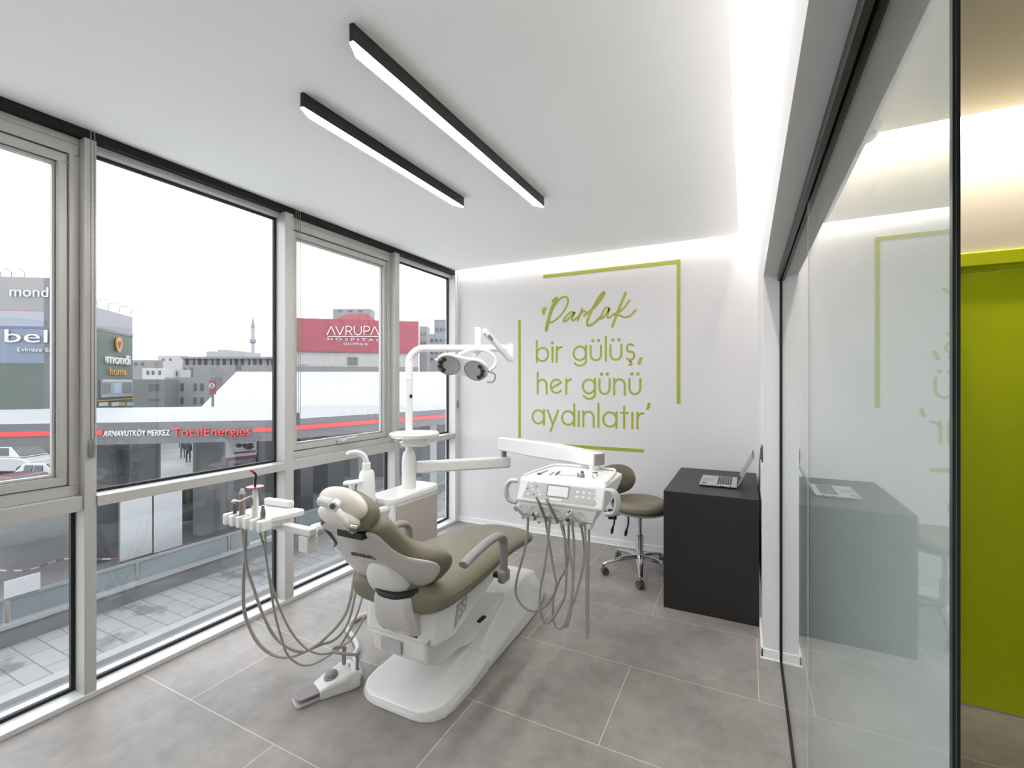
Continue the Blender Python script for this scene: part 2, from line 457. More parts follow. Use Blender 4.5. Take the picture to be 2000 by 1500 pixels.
MB().box((GX0-0.007, 2.858, 0.0), (GX1+0.007, 2.872, 2.08)).build('end_rail', M_black, gp, smooth=0)

def film_mat():
    m = bpy.data.materials.new('graduated_frosted_film'); m.use_nodes = True; m.node_tree.nodes.clear(); q = NT(m)
    out = q.n('ShaderNodeOutputMaterial'); mix = q.n('ShaderNodeMixShader'); m2 = q.n('ShaderNodeMixShader'); m2.inputs['Fac'].default_value = 0.35
    tr = q.n('ShaderNodeBsdfTransparent'); df = q.n('ShaderNodeBsdfDiffuse'); tl = q.n('ShaderNodeBsdfTranslucent')
    df.inputs['Color'].default_value = (*lin((240, 243, 243)), 1); tl.inputs['Color'].default_value = (*lin((240, 243, 243)), 1)
    tc = q.n('ShaderNodeTexCoord'); sp = q.n('ShaderNodeSeparateXYZ'); q.l(tc.outputs['Object'], sp.inputs[0])
    mr = q.n('ShaderNodeMapRange'); q.l(sp.outputs['Z'], mr.inputs['Value'])
    mr.inputs['From Min'].default_value = 1.95; mr.inputs['From Max'].default_value = 1.40; mr.inputs['To Min'].default_value = 0.0; mr.inputs['To Max'].default_value = 0.92
    q.l(mr.outputs[0], mix.inputs['Fac']); q.l(df.outputs[0], m2.inputs[1]); q.l(tl.outputs[0], m2.inputs[2])
    q.l(tr.outputs[0], mix.inputs[1]); q.l(m2.outputs[0], mix.inputs[2]); q.l(mix.outputs[0], out.inputs['Surface'])
    return m
M_film = film_mat()
for a, b in ((0.5605, JOINT-0.003), (JOINT+0.003, 2.855)):
    MB().box((GX1+0.0012, a, 0.02), (GX1+0.0016, b, 2.04)).build('frosted_film', M_film, gp, smooth=0)

# ------------------------------------------------------------------ green corridor door
d1 = thing('door_1', None, None, (1.36, 2.89, 0), kind='structure')
f = MB(); f.box((0.846, 2.855, 0.0), (0.888, 2.99, 2.095)); f.box((1.805, 2.855, 0.0), (1.855, 2.99, 2.095)); f.box((0.888, 2.855, 2.035), (1.805, 2.99, 2.095))
f.build('frame', M_door, d1, bevel=0.003)
MB().box((0.884, 2.885, 2.008), (1.815, 2.90, 2.04)).build('door_stop', M_door, d1)
MB().box((0.890, 2.872, 0.008), (1.803, 2.912, 2.005)).build('leaf', M_door, d1, bevel=0.002)
# ================================================================== FITTINGS ON CEILING AND WALLS
def linear_light(label, x0, x1, y0, y1):
    t = thing('linear_light', label, 'ceiling light', ((x0+x1)/2, (y0+y1)/2, Z_C), 'black linear lights on the ceiling')
    pts = [(x1, y0), (x1, y1-0.01), (x1-0.012, y1), (x0, y1-0.055), (x0, y0+0.06), (x1-0.016, y0-0.002)]
    MB().prism(pts, 'z', 2.640, 2.6995).build('housing', M_black, t, smooth=0)
    cx, cy = (x0+x1)/2, (y0+y1)/2
    ins = [(cx+(p[0]-cx)*0.93, cy+(p[1]-cy)*0.998) for p in pts]
    MB().prism(ins, 'z', 2.6392, 2.6397).build('diffuser', M_diff, t, smooth=0)
linear_light('longer black linear ceiling light with glowing white underside, nearer the glass partition', -1.222, -1.168, 1.14, 2.785)
linear_light('shorter black linear ceiling light with glowing white underside, nearer the windows', -1.682, -1.632, 1.32, 2.55)

# ---------------- lime lettering on the back wall
sl = thing('wall_lettering', 'lime green slogan lettering with broken frame on the white back wall', 'wall lettering', (-1.3, Y_BACK, 1.7))
YW = Y_BACK
def PW(x, z, t): return (x, YW - t, z)
def bar(name, pts, w=0.03):
    mb = MB()
    for i in range(len(pts)-1): ribbon(mb, [pts[i], pts[i+1]], w, PW, 0.002, cap=False)
    return mb.build(name, M_lime, sl, smooth=0)
bar('corner_bracket', [(-2.05, 2.135), (-2.05, 0.885)]); bar('corner_bracket', [(-2.065, 0.888), (-0.815, 0.888)])
bar('corner_bracket', [(-1.79, 2.548), (-0.505, 2.548)]); bar('corner_bracket', [(-0.521, 2.534), (-0.521, 1.315)])

def arc(cx, cy, rx, a0, a1, ry=None, n=22):
    ry = rx if ry is None else ry
    return [(cx+rx*math.cos(math.radians(a0+(a1-a0)*k/n)), cy+ry*math.sin(math.radians(a0+(a1-a0)*k/n))) for k in range(n+1)]
SW = 0.125
GL = {
 ' ': ([], 0.42),
 'b': ([[(0.06, 1.40), (0.06, 0.0)], arc(0.50, 0.5, 0.44, 0, 360)], 1.0),
 'd': ([[(0.94, 1.40), (0.94, 0.0)], arc(0.50, 0.5, 0.44, 0, 360)], 1.0),
 'a': ([[(0.94, 0.97), (0.94, 0.0)], arc(0.50, 0.5, 0.44, 0, 360)], 1.0),
 'g': ([[(0.94, 0.97), (0.94, 0.05)] + arc(0.52, 0.02, 0.42, 0, -155, 0.30), arc(0.50, 0.5, 0.44, 0, 360)], 1.0),
 'i': ([[(0.06, 0.95), (0.06, 0.0)], 'dot', (0.06, 1.24)], 0.12),
 'ı': ([[(0.06, 0.95), (0.06, 0.0)]], 0.12),
 'l': ([[(0.06, 1.46), (0.06, 0.0)]], 0.12),
 'r': ([[(0.06, 0.97), (0.06, 0.0)], arc(0.42, 0.58, 0.36, 172, 88)], 0.42),
 'u': ([[(0.06, 0.95), (0.06, 0.40)] + arc(0.42, 0.40, 0.36, 180, 360) + [(0.78, 0.40), (0.78, 0.95)]], 0.84),
 'n': ([[(0.06, 0.97), (0.06, 0.0)], arc(0.42, 0.58, 0.36, 178, 0) + [(0.78, 0.0)]], 0.84),
 'h': ([[(0.06, 1.40), (0.06, 0.0)], arc(0.42, 0.58, 0.36, 178, 0) + [(0.78, 0.0)]], 0.84),
 'e': ([arc(0.50, 0.5, 0.44, 32, 322), [(0.10, 0.36), (0.87, 0.73)]], 1.0),
 's': ([arc(0.32, 0.73, 0.23, 40, 270) + arc(0.32, 0.27, 0.25, 90, -140)], 0.60),
 't': ([[(0.24, 1.30), (0.24, 0.0)], [(0.02, 0.93), (0.48, 0.93)]], 0.50),
 'y': ([[(0.02, 0.97), (0.40, 0.06)], [(0.80, 0.97), (0.22, -0.42)]], 0.82),
 ',': ([[(0.20, 0.08), (0.08, -0.22)]], 0.26),
 '’': ([[(0.16, 1.50), (0.14, 1.34), (0.06, 1.22)]], 0.2),
}
GL['ü'] = (GL['u'][0] + ['dot', (0.22, 1.26), 'dot', (0.62, 1.26)], GL['u'][1])
GL['ş'] = (GL['s'][0] + [[(0.32, 0.0), (0.30, -0.12)] + arc(0.30, -0.2, 0.09, 80, -120, n=8)], GL['s'][1])
def line_width(txt): return sum(GL[c][1] + 0.20 for c in txt) - 0.20
def stroke_line(txt, x0, x1, z, xh):
    mb = MB(); k = (x1 - x0) / line_width(txt); cx = 0.0
    for c in txt:
        st, adv = GL[c]; i = 0
        while i < len(st):
            s = st[i]
            if s == 'dot':
                p = st[i+1]; disc(mb, (x0+(cx+p[0])*k, z+p[1]*xh), 0.105*xh, PW, 0.002); i += 2; continue
            ribbon(mb, [(x0+(cx+p[0])*k, z+p[1]*xh) for p in s], SW*xh*(1.35 if c in ',’' else 1), PW, 0.002); i += 1
        cx += adv + 0.20
    return mb.build('lettering', M_lime, sl, smooth=0)
stroke_line('bir gülüş,', -1.868, -0.832, 1.702, 0.150)
stroke_line('her günü', -1.858, -0.838, 1.388, 0.150)
stroke_line('aydınlatır’', -1.915, -0.765, 1.083, 0.150)
SCRIPT = {
 0.034: [[(-1.772, 2.228), (-1.788, 2.21), (-1.785, 2.184)], [(-1.649, 2.321), (-1.693, 2.234), (-1.736, 2.11), (-1.757, 2.016)]],
 0.018: [[(-1.693, 2.297), (-1.675, 2.316), (-1.652, 2.32)], [(-1.716, 2.165), (-1.678, 2.24), (-1.619, 2.309), (-1.56, 2.329), (-1.531, 2.298), (-1.545, 2.237), (-1.604, 2.155), (-1.678, 2.1), (-1.742, 2.085)],
  [(-1.466, 2.169), (-1.504, 2.176), (-1.553, 2.134), (-1.577, 2.094), (-1.548, 2.096), (-1.494, 2.144), (-1.463, 2.169), (-1.487, 2.123), (-1.484, 2.095), (-1.455, 2.104), (-1.408, 2.152), (-1.39, 2.201)],
  [(-1.39, 2.201), (-1.415, 2.132), (-1.434, 2.089)],
  [(-1.434, 2.089), (-1.408, 2.145), (-1.373, 2.176), (-1.352, 2.166), (-1.331, 2.156)],
  [(-1.128, 2.183), (-1.159, 2.195), (-1.193, 2.144), (-1.212, 2.096), (-1.186, 2.104), (-1.142, 2.16), (-1.126, 2.182), (-1.146, 2.114), (-1.128, 2.1), (-1.079, 2.136)],
  [(-0.942, 2.246), (-0.987, 2.185), (-1.052, 2.137), (-1.075, 2.123), (-1.033, 2.115), (-0.991, 2.094), (-0.939, 2.104), (-0.888, 2.152)]],
 0.024: [[(-1.366, 2.135), (-1.275, 2.201), (-1.207, 2.276), (-1.174, 2.331)],
  [(-1.174, 2.331), (-1.186, 2.337), (-1.234, 2.281), (-1.303, 2.165), (-1.339, 2.073), (-1.328, 2.037), (-1.286, 2.049), (-1.207, 2.112)],
  [(-0.978, 2.314), (-1.033, 2.186), (-1.079, 2.07), (-1.099, 2.016)]]}
mb = MB()
for w, strokes in SCRIPT.items():
    for s in strokes: ribbon(mb, [tuple(p) for p in catmull(s, 5)], w, PW, 0.002)
mb.build('script_lettering', M_lime, sl, smooth=0)

# ---------------- switch on the right wall, camera dome in the corridor, blind chains
sw = thing('wall_switch', 'dark grey switch plate on the white wall above the desk', 'light switch', (X_R, 2.97, 1.10))
MB().box((X_R-0.008, 2.925, 1.055), (X_R, 3.015, 1.145)).build('plate', M_dgrey, sw, bevel=0.003)
MB().box((X_R-0.013, 2.945, 1.068), (X_R-0.008, 2.995, 1.132)).build('rocker', M_dgrey, sw, bevel=0.002)
dm = thing('ceiling_camera', 'small white dome camera on the corridor ceiling behind the glass', 'security camera', (0.50, 2.69, Z_C))
MB().lathe([(0.062, 0), (0.062, -0.022), (0.054, -0.030)], (0.50, 2.69, Z_C)).build('base', M_whitem, dm)
MB().lathe([(0.05, -0.030), (0.047, -0.05), (0.033, -0.068), (0.012, -0.077), (0.0, -0.078)], (0.50, 2.69, Z_C)).build('dome', M_white, dm)
MB().box((0.485, 2.632, 2.640), (0.53, 2.65, 2.656)).build('lens', M_dgrey, dm, bevel=0.003)
def blind_chain(label, spots, z0):
    t = thing('blind_chain', label, 'blind chain', (spots[0][0], spots[0][1], 2.66), 'blind chains hanging at the windows')
    for x, y in spots:
        b = MB()
        b.cyl((x, y, z0), (x, y, 2.69), 0.0022, n=6)
        for k in range(int((2.69-z0)/0.03)): b.ball((x, y, z0+0.03*k), 0.0034, n=6, m=4)
        b.build('chain', M_steel, t)
    x, y = spots[0]; yy = (spots[0][1]+spots[-1][1])/2
    MB().tube([(x, yy, z0-0.075), (x, yy, z0-0.02), (x, yy, z0+0.012)], [0.010, 0.013, 0.007], n=8).build('weight', mat('smoky_clear_plastic', (120, 120, 122), 0.15), t)
blind_chain('pair of beaded blind chains hanging against the nearest window mullion', [(-2.765, 1.058), (-2.765, 1.072)], 1.22)
blind_chain('three blind chains hanging at the mullion beside the middle windows', [(-2.765, 2.178), (-2.765, 2.196), (-2.765, 2.212)], 1.28)
blind_chain('blind chain hanging in the corner by the white back wall', [(-2.735, 4.13), (-2.735, 4.142)], 1.30)

# ================================================================== DESK, LAPTOP, STOOL
DK = thing('desk', 'dark anthracite waterfall desk against the right wall in the corner', 'desk', (-0.2, 3.7, 0))
MB().box((-0.492, 3.2585, 0.74), (0.0725, 4.1315, 0.778)).build('desktop', M_desk, DK, bevel=0.002)
MB().box((-0.492, 3.22, 0.0), (0.0725, 3.258, 0.778)).build('side_panel', M_desk, DK, bevel=0.002)
MB().box((-0.492, 4.132, 0.0), (0.0725, 4.17, 0.778)).build('side_panel', M_desk, DK, bevel=0.002)
MB().box((0.030, 3.2585, 0.2), (0.060, 4.1315, 0.7395)).build('back_panel', M_desk, DK)

lp = thing('laptop', 'open silver laptop on the anthracite desk, screen leaning back', 'laptop', (-0.17, 3.66, 0.778))
M_silver = mat('silver_laptop_shell', (186, 184, 182), 0.35, metal=0.5)
LX0, LX1, LY0, LY1 = -0.292, -0.055, 3.478, 3.815
MB().box((LX0, LY0, 0.784), (LX1, LY1, 0.797)).build('base', M_silver, lp, bevel=0.003)
for x in (LX0+0.02, LX1-0.02):
    for y in (LY0+0.03, LY1-0.03): MB().cyl((x, y, 0.778), (x, y, 0.784), 0.008).build('rubber_foot', M_rubber, lp)
kb = MB()
kx0, kx1, ky0, ky1 = LX0+0.112, LX1-0.03, LY0+0.02, LY1-0.02
for i in range(6):
    x = kx0 + (kx1-kx0)*i/6
    for j in range(14):
        y = ky0 + (ky1-ky0)*j/14
        kb.box((x, y, 0.797), (x+(kx1-kx0)/6-0.0035, y+(ky1-ky0)/14-0.003, 0.7985))
kb.build('keyboard', mat('dark_laptop_keys', (62, 58, 58), 0.5), lp, smooth=0)
MB().box((LX0+0.012, LY0+0.11, 0.797), (LX0+0.085, LY0+0.21, 0.7975)).build('touchpad', mat('grey_touchpad', (150, 148, 147), 0.4), lp, smooth=0)
MB().box((LX0+0.012, LY0+0.014, 0.797), (LX0+0.048, LY0+0.062, 0.7974)).build('sticker', M_dgrey, lp, smooth=0)
for x in (-0.16, -0.145, -0.10): MB().box((x, LY0-0.0006, 0.787), (x+0.01, LY0+0.002, 0.793)).build('port', M_rubber, lp, smooth=0)
lx, lz = math.cos(math.radians(64)), math.sin(math.radians(64))
hx, hz = LX1+0.001, 0.7985
def scr(u, n): return (hx+u*lx+n*lz, hz+u*lz-n*lx)
def slab(u0, u1, n0, n1): return [scr(u0, n0), scr(u1, n0), scr(u1, n1), scr(u0, n1)]
MB().prism([(p[0], p[1]) for p in slab(0.004, 0.232, 0.0, 0.007)], 'y', LY0, LY1).build('lid', M_silver, lp, bevel=0.002)
MB().prism(slab(0.006, 0.230, -0.0015, 0.0), 'y', LY0+0.003, LY1-0.003).build('bezel', M_rubber, lp, smooth=0)
MB().prism(slab(0.030, 0.220, -0.002, -0.0015), 'y', LY0+0.014, LY1-0.014).build('screen', mat('grey_screen_glass', (70, 68, 68), 0.12), lp, smooth=0)

# ---------------- dentist's stool
SX, SY = -0.745, 3.70
st = thing('dentist_stool', 'olive round dental stool on chrome five-star castor base beside the desk', 'stool', (SX, SY, 0))
MB().lathe([(0.0, 0.50), (0.15, 0.497), (0.205, 0.505), (0.224, 0.53), (0.222, 0.558), (0.198, 0.582), (0.165, 0.588), (0.135, 0.582), (0.11, 0.572), (0.0, 0.568)], (SX, SY, 0), n=40).build('seat', M_leather, st, subsurf=1)
MB().lathe([(0.0, 0.475), (0.12, 0.475), (0.19, 0.487), (0.208, 0.506), (0.0, 0.506)], (SX, SY, 0), n=36).build('seat_shell', M_lgrey, st)
MB().cyl((SX, SY, 0.27), (SX, SY, 0.48), 0.017).build('piston', M_chrome, st)
MB().lathe([(0.03, 0.08), (0.032, 0.12), (0.028, 0.13), (0.028, 0.30), (0.022, 0.305)], (SX, SY, 0)).build('column', M_chrome, st)
for k in range(5):
    a = math.radians(211 + 72*k)
    d = Vector((math.cos(a), math.sin(a), 0)); c = Vector((SX, SY, 0))
    lg = MB().tube([c+d*0.02+Vector((0,0,0.135)), c+d*0.13+Vector((0,0,0.125)), c+d*0.25+Vector((0,0,0.098)), c+d*0.295+Vector((0,0,0.085))], [0.024, 0.022, 0.016, 0.013], n=10, flat=(1.0, 0.75)).build('leg', M_chrome, st)
    p = c + d*0.29
    cs = MB(); side = Vector((-d.y, d.x, 0)); tw = Matrix.Rotation(0.6*k, 3, 'Z') @ side
    cs.cyl(p+Vector((0,0,0.06)), p+Vector((0,0,0.092)), 0.007, n=10)
    q = p + Vector((0,0,0.0296)) + 0.012*Vector((-tw.y, tw.x, 0))
    for sgn in (-1, 1): cs.cyl(q+tw*(sgn*0.006), q+tw*(sgn*0.022), 0.0295, n=18)
    cs.box((-0.012, -0.022, 0.03), (0.018, 0.022, 0.062), Matrix.Translation((q.x, q.y, 0)) @ Matrix.Rotation(math.atan2(tw.y, tw.x)-PI/2, 4, 'Z'))
    cs.build('castor', M_dgrey, lg, bevel=0.003)
# wrap-around body rest: a curved olive band on a bent bar at the stool's left side
BA = math.radians(200)
rows = []
A0, A1 = math.radians(108), math.radians(222)
for i in range(25):
    u = i/24; a = A0 + (A1-A0)*u
    h = 0.125*max(0.0, 1-abs(2*u-1)**3.2)**0.5 + 0.012; zc = 0.69 - 0.02*u
    sec = []
    for k in range(14):
        t = 2*PI*k/14
        q = 0.030*math.cos(t)*(0.55+0.45*math.sin(PI*min(1, max(0, u)))); zz = h*math.sin(t)
        r_ = 0.262 + q + 0.030*((zz/0.137)**2)
        sec.append((SX+r_*math.cos(a), SY+r_*math.sin(a), zc+zz))
    rows.append(sec)
MB().rings(rows).build('body_rest', M_leather, st, subsurf=1)
b0 = Vector((SX, SY, 0)); bd = Vector((math.cos(BA), math.sin(BA), 0)); bs = Vector((-bd.y, bd.x, 0))
MB().tube([b0+bd*0.12+Vector((0,0,0.468)), b0+bd*0.22+Vector((0,0,0.452)), b0+bd*0.272+Vector((0,0,0.49)), b0+bd*0.292+Vector((0,0,0.58)), b0+bd*0.296+Vector((0,0,0.66))], 0.010, n=10).build('rest_bar', M_chrome, st)
MB().box((-0.02, -0.035, 0.425), (0.045, 0.035, 0.49), Matrix.Translation(b0+bd*0.20) @ Matrix.Rotation(BA, 4, 'Z')).build('tilt_block', M_rubber, st, bevel=0.004)
for (r_, off) in ((0.20, 0.045), (0.10, 0.09)):
    p = b0+bd*r_+bs*off
    lv = MB().tube([p+Vector((0,0,0.475)), p+Vector((0,0,0.41)), p+bd*0.012+Vector((0,0,0.365))], 0.007, n=8).build('lever', M_rubber, st)
    MB().tube([p+bd*0.012+Vector((0,0,0.375)), p+bd*0.016+Vector((0,0,0.35)), p+bd*0.02+Vector((0,0,0.322))], [0.012, 0.026, 0.018], n=12, flat=(1.0, 0.45)).build('lever_grip', M_rubber, lv)
# ================================================================== DENTAL UNIT
def at(u, v, X=None, Y=None, Z=None):
    """point of the room seen at pixel (u, v) that lies in the plane X, Y or Z = const"""
    a = (u - 1000.0) / F_PX; b = -(v - 747.0) / F_PX
    d = (math.cos(YAW)*a - math.sin(YAW), math.sin(YAW)*a + math.cos(YAW), b)
    t = X/d[0] if X is not None else Y/d[1] if Y is not None else (Z - CAM_H)/d[2]
    return Vector((d[0]*t, d[1]*t, CAM_H + d[2]*t))
def V(*a): return Vector(a)

# ------------------------------------------------------------------ the chair
XC = -1.435
ch = thing('dental_chair', 'reclined olive leather dental chair on white floor base', 'dental chair', (XC, 2.2, 0))
# floor plate with rounded rear, rising into the front hump
def base_section(y, w, h, ch_=0.02):
    return [(XC-w, y, 0.0), (XC-w, y, max(0.004, h-ch_*1.2)), (XC-w*0.93+0.0, y, h), (XC+w*0.93, y, h), (XC+w, y, max(0.004, h-ch_*1.2)), (XC+w, y, 0.0)]
rows = []
for y, w, h in ((1.632, 0.10, 0.028), (1.640, 0.155, 0.040), (1.665, 0.205, 0.048), (1.71, 0.236, 0.052), (1.78, 0.247, 0.056), (1.90, 0.247, 0.062), (2.02, 0.243, 0.075), (2.10, 0.240, 0.092)):
    rows.append([V(*p) for p in base_section(y, w, h)])
MB().rings(rows).build('base_plate', M_white, ch, bevel=0.006, seg=2)
rows = []
for y, w, h, t in ((2.101, 0.240, 0.094, 0.80), (2.20, 0.238, 0.135, 0.72), (2.36, 0.235, 0.185, 0.66), (2.55, 0.232, 0.215, 0.62), (2.74, 0.222, 0.225, 0.6), (2.90, 0.20, 0.21, 0.6), (3.0, 0.17, 0.17, 0.6), (3.05, 0.12, 0.10, 0.7)):
    rows.append([V(XC-w, y, 0), V(XC-w, y, h*0.42), V(XC-w*t, y, h), V(XC+w*t, y, h), V(XC+w, y, h*0.42), V(XC+w, y, 0)])
MB().rings(rows).build('base_hump', M_white, ch, bevel=0.012, seg=3)
# lift: slanted arm between hump and housing, lower skirt
MB().prism([(1.72, 0.20), (1.72, 0.335), (2.02, 0.42), (2.50, 0.22), (2.46, 0.12), (2.12, 0.10), (1.92, 0.15)], 'x', XC-0.115, XC+0.125).build('lift_arm', M_white, ch, bevel=0.012, seg=2)
MB().prism([(1.685, 0.225), (1.675, 0.33), (1.80, 0.335), (2.10, 0.30), (2.02, 0.17), (1.80, 0.165)], 'x', XC-0.165, XC+0.160).build('lift_cover', M_whitem, ch, bevel=0.02, seg=3)
MB().box((XC-0.10, 1.669, 0.245), (XC+0.02, 1.677, 0.305)).build('service_flap', M_lgrey, ch, bevel=0.002)
MB().box((XC+0.07, 2.17, 0.192), (XC+0.145, 2.235, 0.202)).build('lift_slot', M_rubber, ch)
# housing under the seat
def hs(y, w, z0, z1, c=0.03): return [V(XC-w, y, z0), V(XC-w, y, z1), V(XC+w, y, z1), V(XC+w, y, z0)]
hb = MB()
hb.rings([hs(1.645, 0.150, 0.345, 0.47), hs(1.685, 0.205, 0.325, 0.475), hs(1.80, 0.222, 0.315, 0.48), hs(1.92, 0.222, 0.345, 0.485), hs(2.12, 0.215, 0.405, 0.49), hs(2.36, 0.20, 0.455, 0.50)])
hb.build('seat_housing', M_white, ch, bevel=0.010, seg=2)
# control pad on the right flank of the housing
cp = MB(); xs = XC + 0.2225
cp.prism([(1.800, 0.355), (1.826, 0.452), (1.915, 0.466), (1.902, 0.405)], 'x', xs-0.004, xs+0.003)
pad = cp.build('control_pad', mat('grey_control_foil', (166, 166, 162), 0.35), ch, smooth=0)
for r_ in range(3):
    for k in range(2):
        y, z = 1.832+0.036*k+0.010*r_, 0.385+0.026*r_+0.006*k
        MB().box((xs+0.003, y-0.007, z-0.007), (xs+0.0045, y+0.007, z+0.007)).build('button', M_white, pad, smooth=0)
MB().lathe([(0.013, 0), (0.013, 0.006), (0.010, 0.008), (0.0, 0.008)], n=18, M=Matrix.Translation((XC+0.175, 1.6715, 0.348)) @ Matrix.Rotation(PI/2, 4, 'X')).build('key_switch', M_chrome, ch)
# tilting bracket that carries the backrest
rows = []; XK = XC + 0.035
for z, y, w in ((0.375, 1.628, 0.116), (0.39, 1.610, 0.118), (0.43, 1.586, 0.115), (0.49, 1.570, 0.110), (0.54, 1.566, 0.106), (0.562, 1.572, 0.10)):
    rows.append([V(XK-w, y+0.03, z), V(XK-w*0.8, y+0.006, z), V(XK, y-0.006, z), V(XK+w*0.8, y+0.006, z), V(XK+w, y+0.03, z), V(XK+w, y+0.08, z), V(XK-w, y+0.08, z)])
MB().rings(rows).build('tilt_bracket', M_shell, ch, bevel=0.006, seg=2)
MB().tube([V(XK-0.09, 1.60, 0.578), V(XK-0.055, 1.582, 0.568), V(XK, 1.576, 0.566), V(XK+0.055, 1.586, 0.570), V(XK+0.12, 1.63, 0.585)], 0.017, n=8).build('tilt_bellows', M_rubber, ch)
MB().box((XK-0.10, 1.640, 0.368), (XK+0.10, 1.6449, 0.374)).build('bracket_slot', M_rubber, ch, smooth=0)
# seat and leg cushion in one upholstered piece
def cush(y, w, zt, zb, n=20, e=3.2, crown=0.012):
    zc, h = (zt+zb)/2, (zt-zb)/2; out = []
    for k in range(n):
        a = 2*PI*(k+0.5)/n; cx, sx_ = math.cos(a), math.sin(a)
        px_ = math.copysign(abs(cx)**(2/e), cx)*w; pz = math.copysign(abs(sx_)**(2/e), sx_)*h
        out.append(V(XC+px_, y, zc+pz+(crown*(1-(px_/max(w, 1e-3))**2) if pz > 0 else 0)))
    return out
rows = [cush(*q) for q in ((1.598, 0.12, 0.565, 0.51), (1.606, 0.20, 0.588, 0.492), (1.63, 0.255, 0.60, 0.478), (1.70, 0.284, 0.606, 0.474), (1.85, 0.290, 0.602, 0.478), (2.02, 0.282, 0.594, 0.490), (2.18, 0.266, 0.590, 0.500), (2.34, 0.248, 0.586, 0.498), (2.52, 0.232, 0.570, 0.480), (2.66, 0.218, 0.548, 0.458), (2.76, 0.20, 0.530, 0.444), (2.785, 0.175, 0.52, 0.45), (2.79, 0.12, 0.508, 0.462))]
seat = MB().rings(rows).build('seat_cushion', M_leather, ch, subsurf=1)
M_seam = mat('dark_olive_seam', (108, 101, 84), 0.6)
def seam(name, pts, parent, r=0.0016): MB().tube(pts, r, n=6).build(name, M_seam, parent)
seam('piping', [V(XC+w+0.0008, y, z) for y, w, z in ((1.66, 0.270, 0.545), (1.70, 0.284, 0.545), (1.85, 0.290, 0.545), (2.02, 0.282, 0.55), (2.18, 0.266, 0.553), (2.34, 0.248, 0.55), (2.52, 0.232, 0.533), (2.66, 0.218, 0.510), (2.75, 0.203, 0.492))], seat)
# backrest: cobra-shaped shell and cushion, wrapped forward at the wings
BY, BZ, UY, UZ = 1.65, 0.56, -0.5963, 0.8027
WING = 0.8; XB = -1.48
def back_pt(x, s, n):   # n = distance towards the sitter, along the cushion normal
    f = WING*x*x
    return V(XB+x, BY + s*UY + f + n*UZ, BZ + s*UZ - n*UY)
PROF = [(0.002, 0.07), (0.010, 0.113), (0.027, 0.181), (0.057, 0.237), (0.09, 0.268), (0.127, 0.297), (0.165, 0.319), (0.194, 0.327), (0.214, 0.322), (0.229, 0.298), (0.240, 0.252), (0.253, 0.212), (0.277, 0.183), (0.319, 0.165), (0.360, 0.156), (0.388, 0.148), (0.404, 0.132), (0.412, 0.10)]
def back_surface(grow, n0, n1, sgrow, rim):
    """closed volume between normal offsets n0 (rear) and n1 (front), outline grown by grow"""
    rows = []
    for i, (s, w) in enumerate(PROF):
        t = i/(len(PROF)-1); s2 = s + sgrow*(2*t-1); w2 = w + grow
        rear = [back_pt(w2*(2*j/16-1)*(1 if 0 < j < 16 else 0.985), s2, n0 + (rim if j in (0, 16) else 0)) for j in range(17)]
        front = [back_pt(w2*(2*j/16-1)*(1 if 0 < j < 16 else 0.985), s2, n1 - (rim if j in (0, 16) else 0) + 0.012*(1-(2*j/16-1)**2)) for j in range(16, -1, -1)]
        rows.append(rear + front)
    return MB().rings(rows)
back_surface(0.0, -0.006, 0.016, 0.0, 0.008).build('backrest_shell', M_shell, ch, subsurf=1, smooth=50)
bc = back_surface(0.028, 0.006, 0.085, 0.016, 0.03).build('backrest_cushion', M_leather, ch, subsurf=1, smooth=60)
nb = V(0, -UZ, UY); ub_ = V(0, UY, UZ)
HBM = Matrix.Translation(back_pt(0.045, 0.075, 0.0)) @ Matrix((V(1,0,0), ub_, V(1,0,0).cross(ub_))).transposed().to_4x4() @ Matrix.Rotation(-0.12, 4, 'Z')
hb_rows = []
for y, w, t in ((-0.150, 0.03, 0.012), (-0.135, 0.075, 0.03), (-0.10, 0.108, 0.046), (-0.05, 0.120, 0.052), (0.0, 0.113, 0.050), (0.05, 0.092, 0.042), (0.09, 0.068, 0.032), (0.112, 0.045, 0.02), (0.120, 0.02, 0.008)):
    hb_rows.append([HBM @ V(w*math.copysign(abs(math.cos(2*PI*k/24))**0.8, math.cos(2*PI*k/24)), y, t*math.copysign(abs(math.sin(2*PI*k/24))**0.8, math.sin(2*PI*k/24))) for k in range(24)])
MB().rings(hb_rows).build('hub_cover', M_whitem, ch, subsurf=1)
for sg in (-1,):
    MB().tube([back_pt(-0.285, 0.19, -0.002), back_pt(-0.205, 0.245, -0.004), back_pt(-0.158, 0.285, -0.004), back_pt(-0.146, 0.34, -0.004), back_pt(-0.142, 0.40, -0.002), back_pt(-0.125, 0.440, 0.0), back_pt(-0.085, 0.452, 0.004), back_pt(-0.05, 0.438, 0.004), back_pt(-0.025, 0.41, 0.0)], [0.006, 0.007, 0.009, 0.011, 0.013, 0.015, 0.015, 0.014, 0.012], n=8).build('top_trim', M_dgrey, ch)
    MB().ball((0, 0, 0), (0.062, 0.040, 0.012), n=20, m=10, M=Matrix.Translation(back_pt(-0.098, 0.405, 0.0)) @ Matrix((V(1,0,0), ub_, V(1,0,0).cross(ub_))).transposed().to_4x4()).build('shell_ear', M_shell, ch)
MB().box((XB-0.04, 1.392, 0.862), (XB+0.10, 1.44, 0.892)).build('neck_slot', M_rubber, ch, bevel=0.004)
